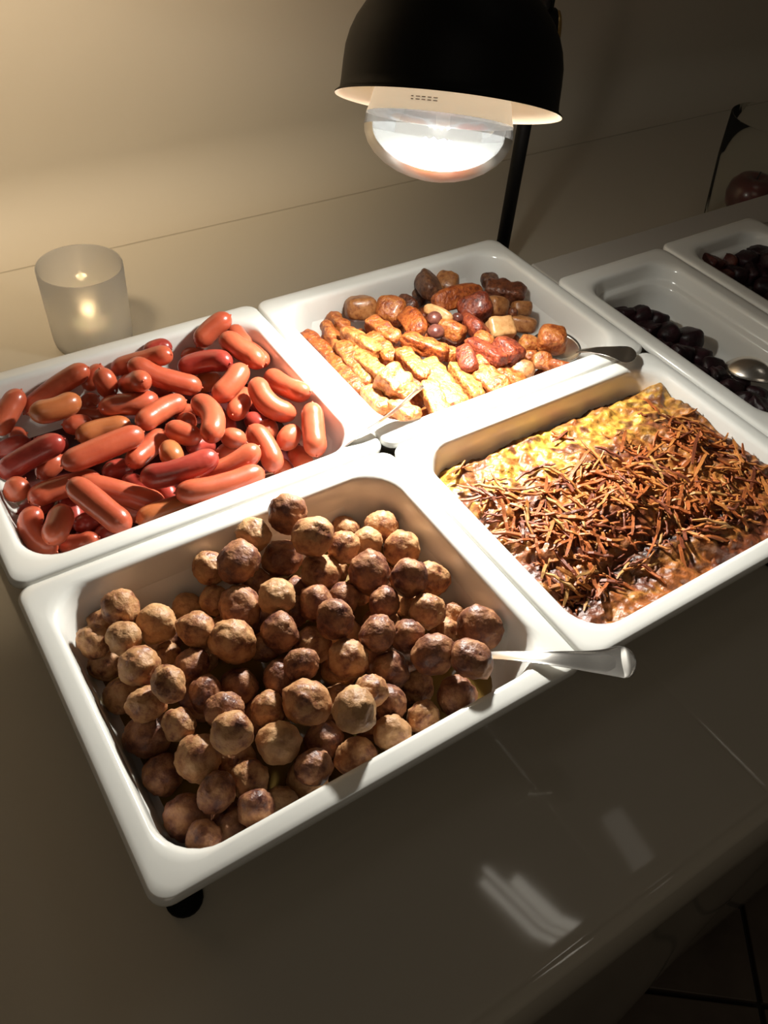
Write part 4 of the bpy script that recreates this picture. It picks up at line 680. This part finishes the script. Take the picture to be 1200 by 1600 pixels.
bm = bmesh.new(); lathe(bm, RIM, AXU, [(r * R0, h) for r, h in sh_out], 72); bmesh.ops.remove_doubles(bm, verts=bm.verts[:], dist=1e-6); shd = lp(bm_obj('shade', bm, M['black'], lamp))
shd['label'] = 'matt black dome shade'
bm = bmesh.new(); lathe(bm, RIM, AXU, [(1.0 * R0, -.0001), (.975 * R0, .0005), (.948 * R0, .0045), (.943 * R0, .010), (.940 * R0, .024), (.930 * R0, .036), (.903 * R0, .046), (.86 * R0, .056), (.795 * R0, .066), (.705 * R0, .0755), (.585 * R0, .085), (.45 * R0, .093), (.3 * R0, .098), (.001, .099)], 72)
i_ = lp(bm_obj('shade_lining', bm, M['shade_in'], lamp)); i_['label'] = 'cream enamelled inside of the shade'
# bulb
RB = .0630; BC = RIM - AXU * .019 - Vector((.83774, -.54182, .06792)) * .0055
bm = bmesh.new(); lathe(bm, BC, AXU, [(RB * .985, .009), (RB * .955, .014), (RB * .925, .024), (RB * .84, .042), (RB * .66, .058), (RB * .42, .074), (RB * .27, .084), (RB * .24, .098)], 56)
o = lp(bm_obj('bulb_neck', bm, M['bulbcoat'], lamp)); o['label'] = 'white coated upper part of the bulb'; neck = o
bm = bmesh.new(); lathe(bm, BC, AXU, [(RB * .985, .009), (RB, .003), (RB, -.001)], 56); o = lp(bm_obj('bulb_collar', bm, M['bulb_clear'], lamp)); o['label'] = 'clear glass band of the bulb'
bm = bmesh.new(); lathe(bm, BC, AXU, [(RB, -.001), (RB * .985, -.007), (RB * .93, -.0145), (RB * .83, -.022), (RB * .68, -.029), (RB * .5, -.0345), (RB * .3, -.038), (RB * .12, -.0397), (.0005, -.040)], 56)
o = lp(bm_obj('bulb_lens', bm, M['bulb_lens'], lamp)); o['label'] = 'domed lens of the bulb'
bm = bmesh.new(); lathe(bm, BC, AXU, [(RB * .975, .0088), (RB * .80, .013), (RB * .5, .020), (RB * .3, .030), (.001, .034)], 56)
o = lp(bm_obj('reflector', bm, M['reflector'], lamp)); o['label'] = 'silvered reflector inside the bulb'
ax_, bu, bv = basis(AXU)
bm = bmesh.new(); tube(bm, [BC + bu * (.012 * math.cos(t)) + bv * (.012 * math.sin(t)) + AXU * (-.008 + .0012 * math.sin(t * 9)) for t in [k * .25 for k in range(24)]], .0011, 6); lp(bm_obj('filament', bm, M['filament'], lamp))
# tiny unreadable print on the neck
camd = (camo.matrix_world.translation - BC).normalized(); side = (camd - AXU * camd.dot(AXU)).normalized(); tng = AXU.cross(side).normalized()
bm = bmesh.new()
for k, wd_ in enumerate((.0020, .0034, .0030, .0030, .0034)):
    a = -.40 + k * .078
    for dh in (0, .0020):
        rr_ = RB * .945
        q = BC + AXU * (.0165 + dh) + (side * math.cos(a) + tng * math.sin(a)) * (rr_ + .0005); t1 = (tng * math.cos(a) - side * math.sin(a))
        vv = [bm.verts.new(q + t1 * sx * wd_ / 2 + AXU * sz * .0004 + (side * math.cos(a) + tng * math.sin(a)) * sd) for sd in (0, .0003) for sx, sz in ((-1, -1), (1, -1), (1, 1), (-1, 1))]
        for f in ((0, 1, 2, 3), (4, 5, 6, 7), (0, 1, 5, 4), (2, 3, 7, 6), (1, 2, 6, 5), (0, 3, 7, 4)): bm.faces.new([vv[i] for i in f])
o = bm_obj('print', bm, M['print'], neck, False); o['label'] = 'small grey stamped print'
# hinge, knob and arm that join shade and pole
KN = Vector((.7245, .5775, Z0 + .206)); kd = Vector((.8377, -.5418, .0679)).normalized()
bm = bmesh.new(); lathe(bm, KN - kd * .020, kd, [(.001, -.001), (.020, 0), (.021, .002), (.021, .027), (.0195, .029)], 30, False, True); hg = lp(bm_obj('hinge', bm, M['black'], lamp))
bm = bmesh.new(); lathe(bm, KN + kd * .009, kd, [(.0185, 0), (.0185, .003), (.015, .0045), (.006, .0038), (.001, .0045)], 30); o = bm_obj('knob', bm, M['brass'], hg); o['label'] = 'brass end cap'
top = RIM + AXU * .128
bm = bmesh.new(); tube(bm, catmull([Vector((.719, .58, Z0 + .222)), Vector((.69, .562, Z0 + .30)), Vector((.62, .52, Z0 + .375)), top + Vector((.03, .03, .025)), top], 6), .0085, 14); lp(bm_obj('arm', bm, M['black'], lamp))
# light of the bulb
LC = BC - AXU * .012
def child_light(*a, **k):
    o = light(*a, **k); o.parent = lamp; o.location = Vector(o.location) - lo; return o
child_light('lamp_beam', 'SPOT', LC, 27.0, (1.0, .90, .76), aim=(.325, .225, Z0), spot_size=math.radians(146), spot_blend=1.0, shadow_soft_size=.014)
child_light('lamp_glow', 'POINT', LC, 1.0, (1.0, .88, .70), shadow_soft_size=.012)

# ------------------------------------------------------------ candle
CX, CY = .1924, .6774; CZ = TAB + .0022
cd = empty('candle_holder', (CX, CY, CZ), 'frosted glass tumbler with a lit candle, standing behind the sausage tray', 'candle holder')
bm = bmesh.new()
prof = [(.001, .0005), (.040, .0005), (.0435, .003), (.0445, .010), (.0455, .05), (.0463, .0945), (.0458, .0956), (.0449, .0945), (.0441, .05), (.0430, .011), (.041, .0065), (.001, .006)]
lathe(bm, (0, 0, 0), (0, 0, 1), prof, 64); bm_obj('glass', bm, M['frosted'], cd)
tl_ = empty('tea_light', (CX, CY, CZ + .0068), 'small white tea light burning inside the frosted glass', 'candle')
bm = bmesh.new(); lathe(bm, (0, 0, 0), (0, 0, 1), [(.001, 0), (.019, 0), (.0195, .015), (.018, .0155), (.001, .0145)], 32); bm_obj('wax', bm, M['wax'], tl_)
bm = bmesh.new(); tube(bm, [(0, 0, .0145), (.0003, 0, .020), (.001, 0, .023)], .0006, 6); bm_obj('wick', bm, M['black'], tl_)
bm = bmesh.new(); lathe(bm, (.0008, 0, .0215), (0, 0, 1), [(.0003, 0), (.0028, .004), (.0036, .008), (.0026, .014), (.0012, .019), (.0002, .023)], 16); bm_obj('flame', bm, M['flame'], tl_)
o = light('candle_light', 'POINT', (0, 0, .034), .06, (1, .66, .32), shadow_soft_size=.005); o.parent = tl_

# ------------------------------------------------------------ vase with an apple, far right
VX, VY, VZ = 1.150, .530, TAB + .0022
vs_ = empty('glass_vase', (VX, VY, VZ), 'clear glass vase behind the far beetroot tray at the right edge', 'vase')
bm = bmesh.new(); lathe(bm, (0, 0, 0), (0, 0, 1), [(.001, 0), (.046, 0), (.050, .004), (.052, .02), (.060, .10), (.062, .16), (.0595, .16), (.0575, .10), (.050, .022), (.046, .007), (.001, .006)], 48); bm_obj('vase_glass', bm, M['vase'], vs_)
ap = pbr('red_apple_skin', (.20, .012, .010), rough=.3, coat=.3, noisecol=[(.35, (.05, .003, .003)), (.7, (.11, .010, .006))], ncscale=20)
for dx, dy, dz, r_ in ((.004, -.004, .012, .037),):
    a_ = empty('apple', (VX + dx, VY + dy, VZ + dz), 'dark red apple lying in the glass vase at the right edge', 'apple')
    bm = bmesh.new(); lathe(bm, (0, 0, r_ * .9), (0, 0, 1), [(.001, -r_ * .78), (r_ * .2, -r_ * .86), (r_ * .6, -r_ * .72), (r_ * .9, -r_ * .32), (r_, .1 * r_), (r_ * .93, r_ * .5), (r_ * .65, r_ * .82), (r_ * .3, r_ * .86), (r_ * .1, r_ * .70), (.0008, r_ * .66)], 32); bm_obj('flesh', bm, ap, a_)
    bm = bmesh.new(); tube(bm, [(0, 0, r_ * 1.5), (.001, 0, r_ * 1.75), (.003, 0, r_ * 1.95)], .0011, 6); bm_obj('stem', bm, M['black'], a_)

# ------------------------------------------------------------ dimmed tube lights on the ceiling, mirrored in the shiny table cover
M['tube'] = emis('dim_tube_light', (1, .93, .80), 3.2)
M['tube_faint'] = emis('faint_tube_light', (1, .9, .78), .55)
tl2 = empty('ceiling_tube_light', (.95, .2, Z0 + 1.765), 'dimmed ceiling tube light, seen only as a pale streak on the table front', 'ceiling light')
for x, y0, y1, w_ in ((.915, .02, .36, .020), (.950, .02, .385, .016), (.988, .02, .315, .036)):
    bm = bmesh.new(); sl = -.20
    tube(bm, [(x + sl * (.2 - y0) * -1 - .95, y0 - .2, -.012), (x + sl * (.2 - y1) * -1 - .95, y1 - .2, -.012)], w_ / 2, 10); bm_obj('light_tube', bm, M['tube'], tl2)
bm = bmesh.new(); box(bm, (-.09, -.2, 0), (.09, .2, .012), .002); bm_obj('housing', bm, M['whitepaint'], tl2, False)
tl3 = empty('ceiling_tube_light', (1.34, .2, Z0 + 1.765), 'very faint ceiling tube light, mirrored as a weak streak on the table', 'ceiling light')
bm = bmesh.new(); tube(bm, [(-.03, -.1, -.018), (0, .11, -.018)], .035, 10); bm_obj('light_tube', bm, M['tube_faint'], tl3)
bm = bmesh.new(); box(bm, (-.06, -.13, 0), (.06, .14, .012), .002); bm_obj('housing', bm, M['whitepaint'], tl3, False)
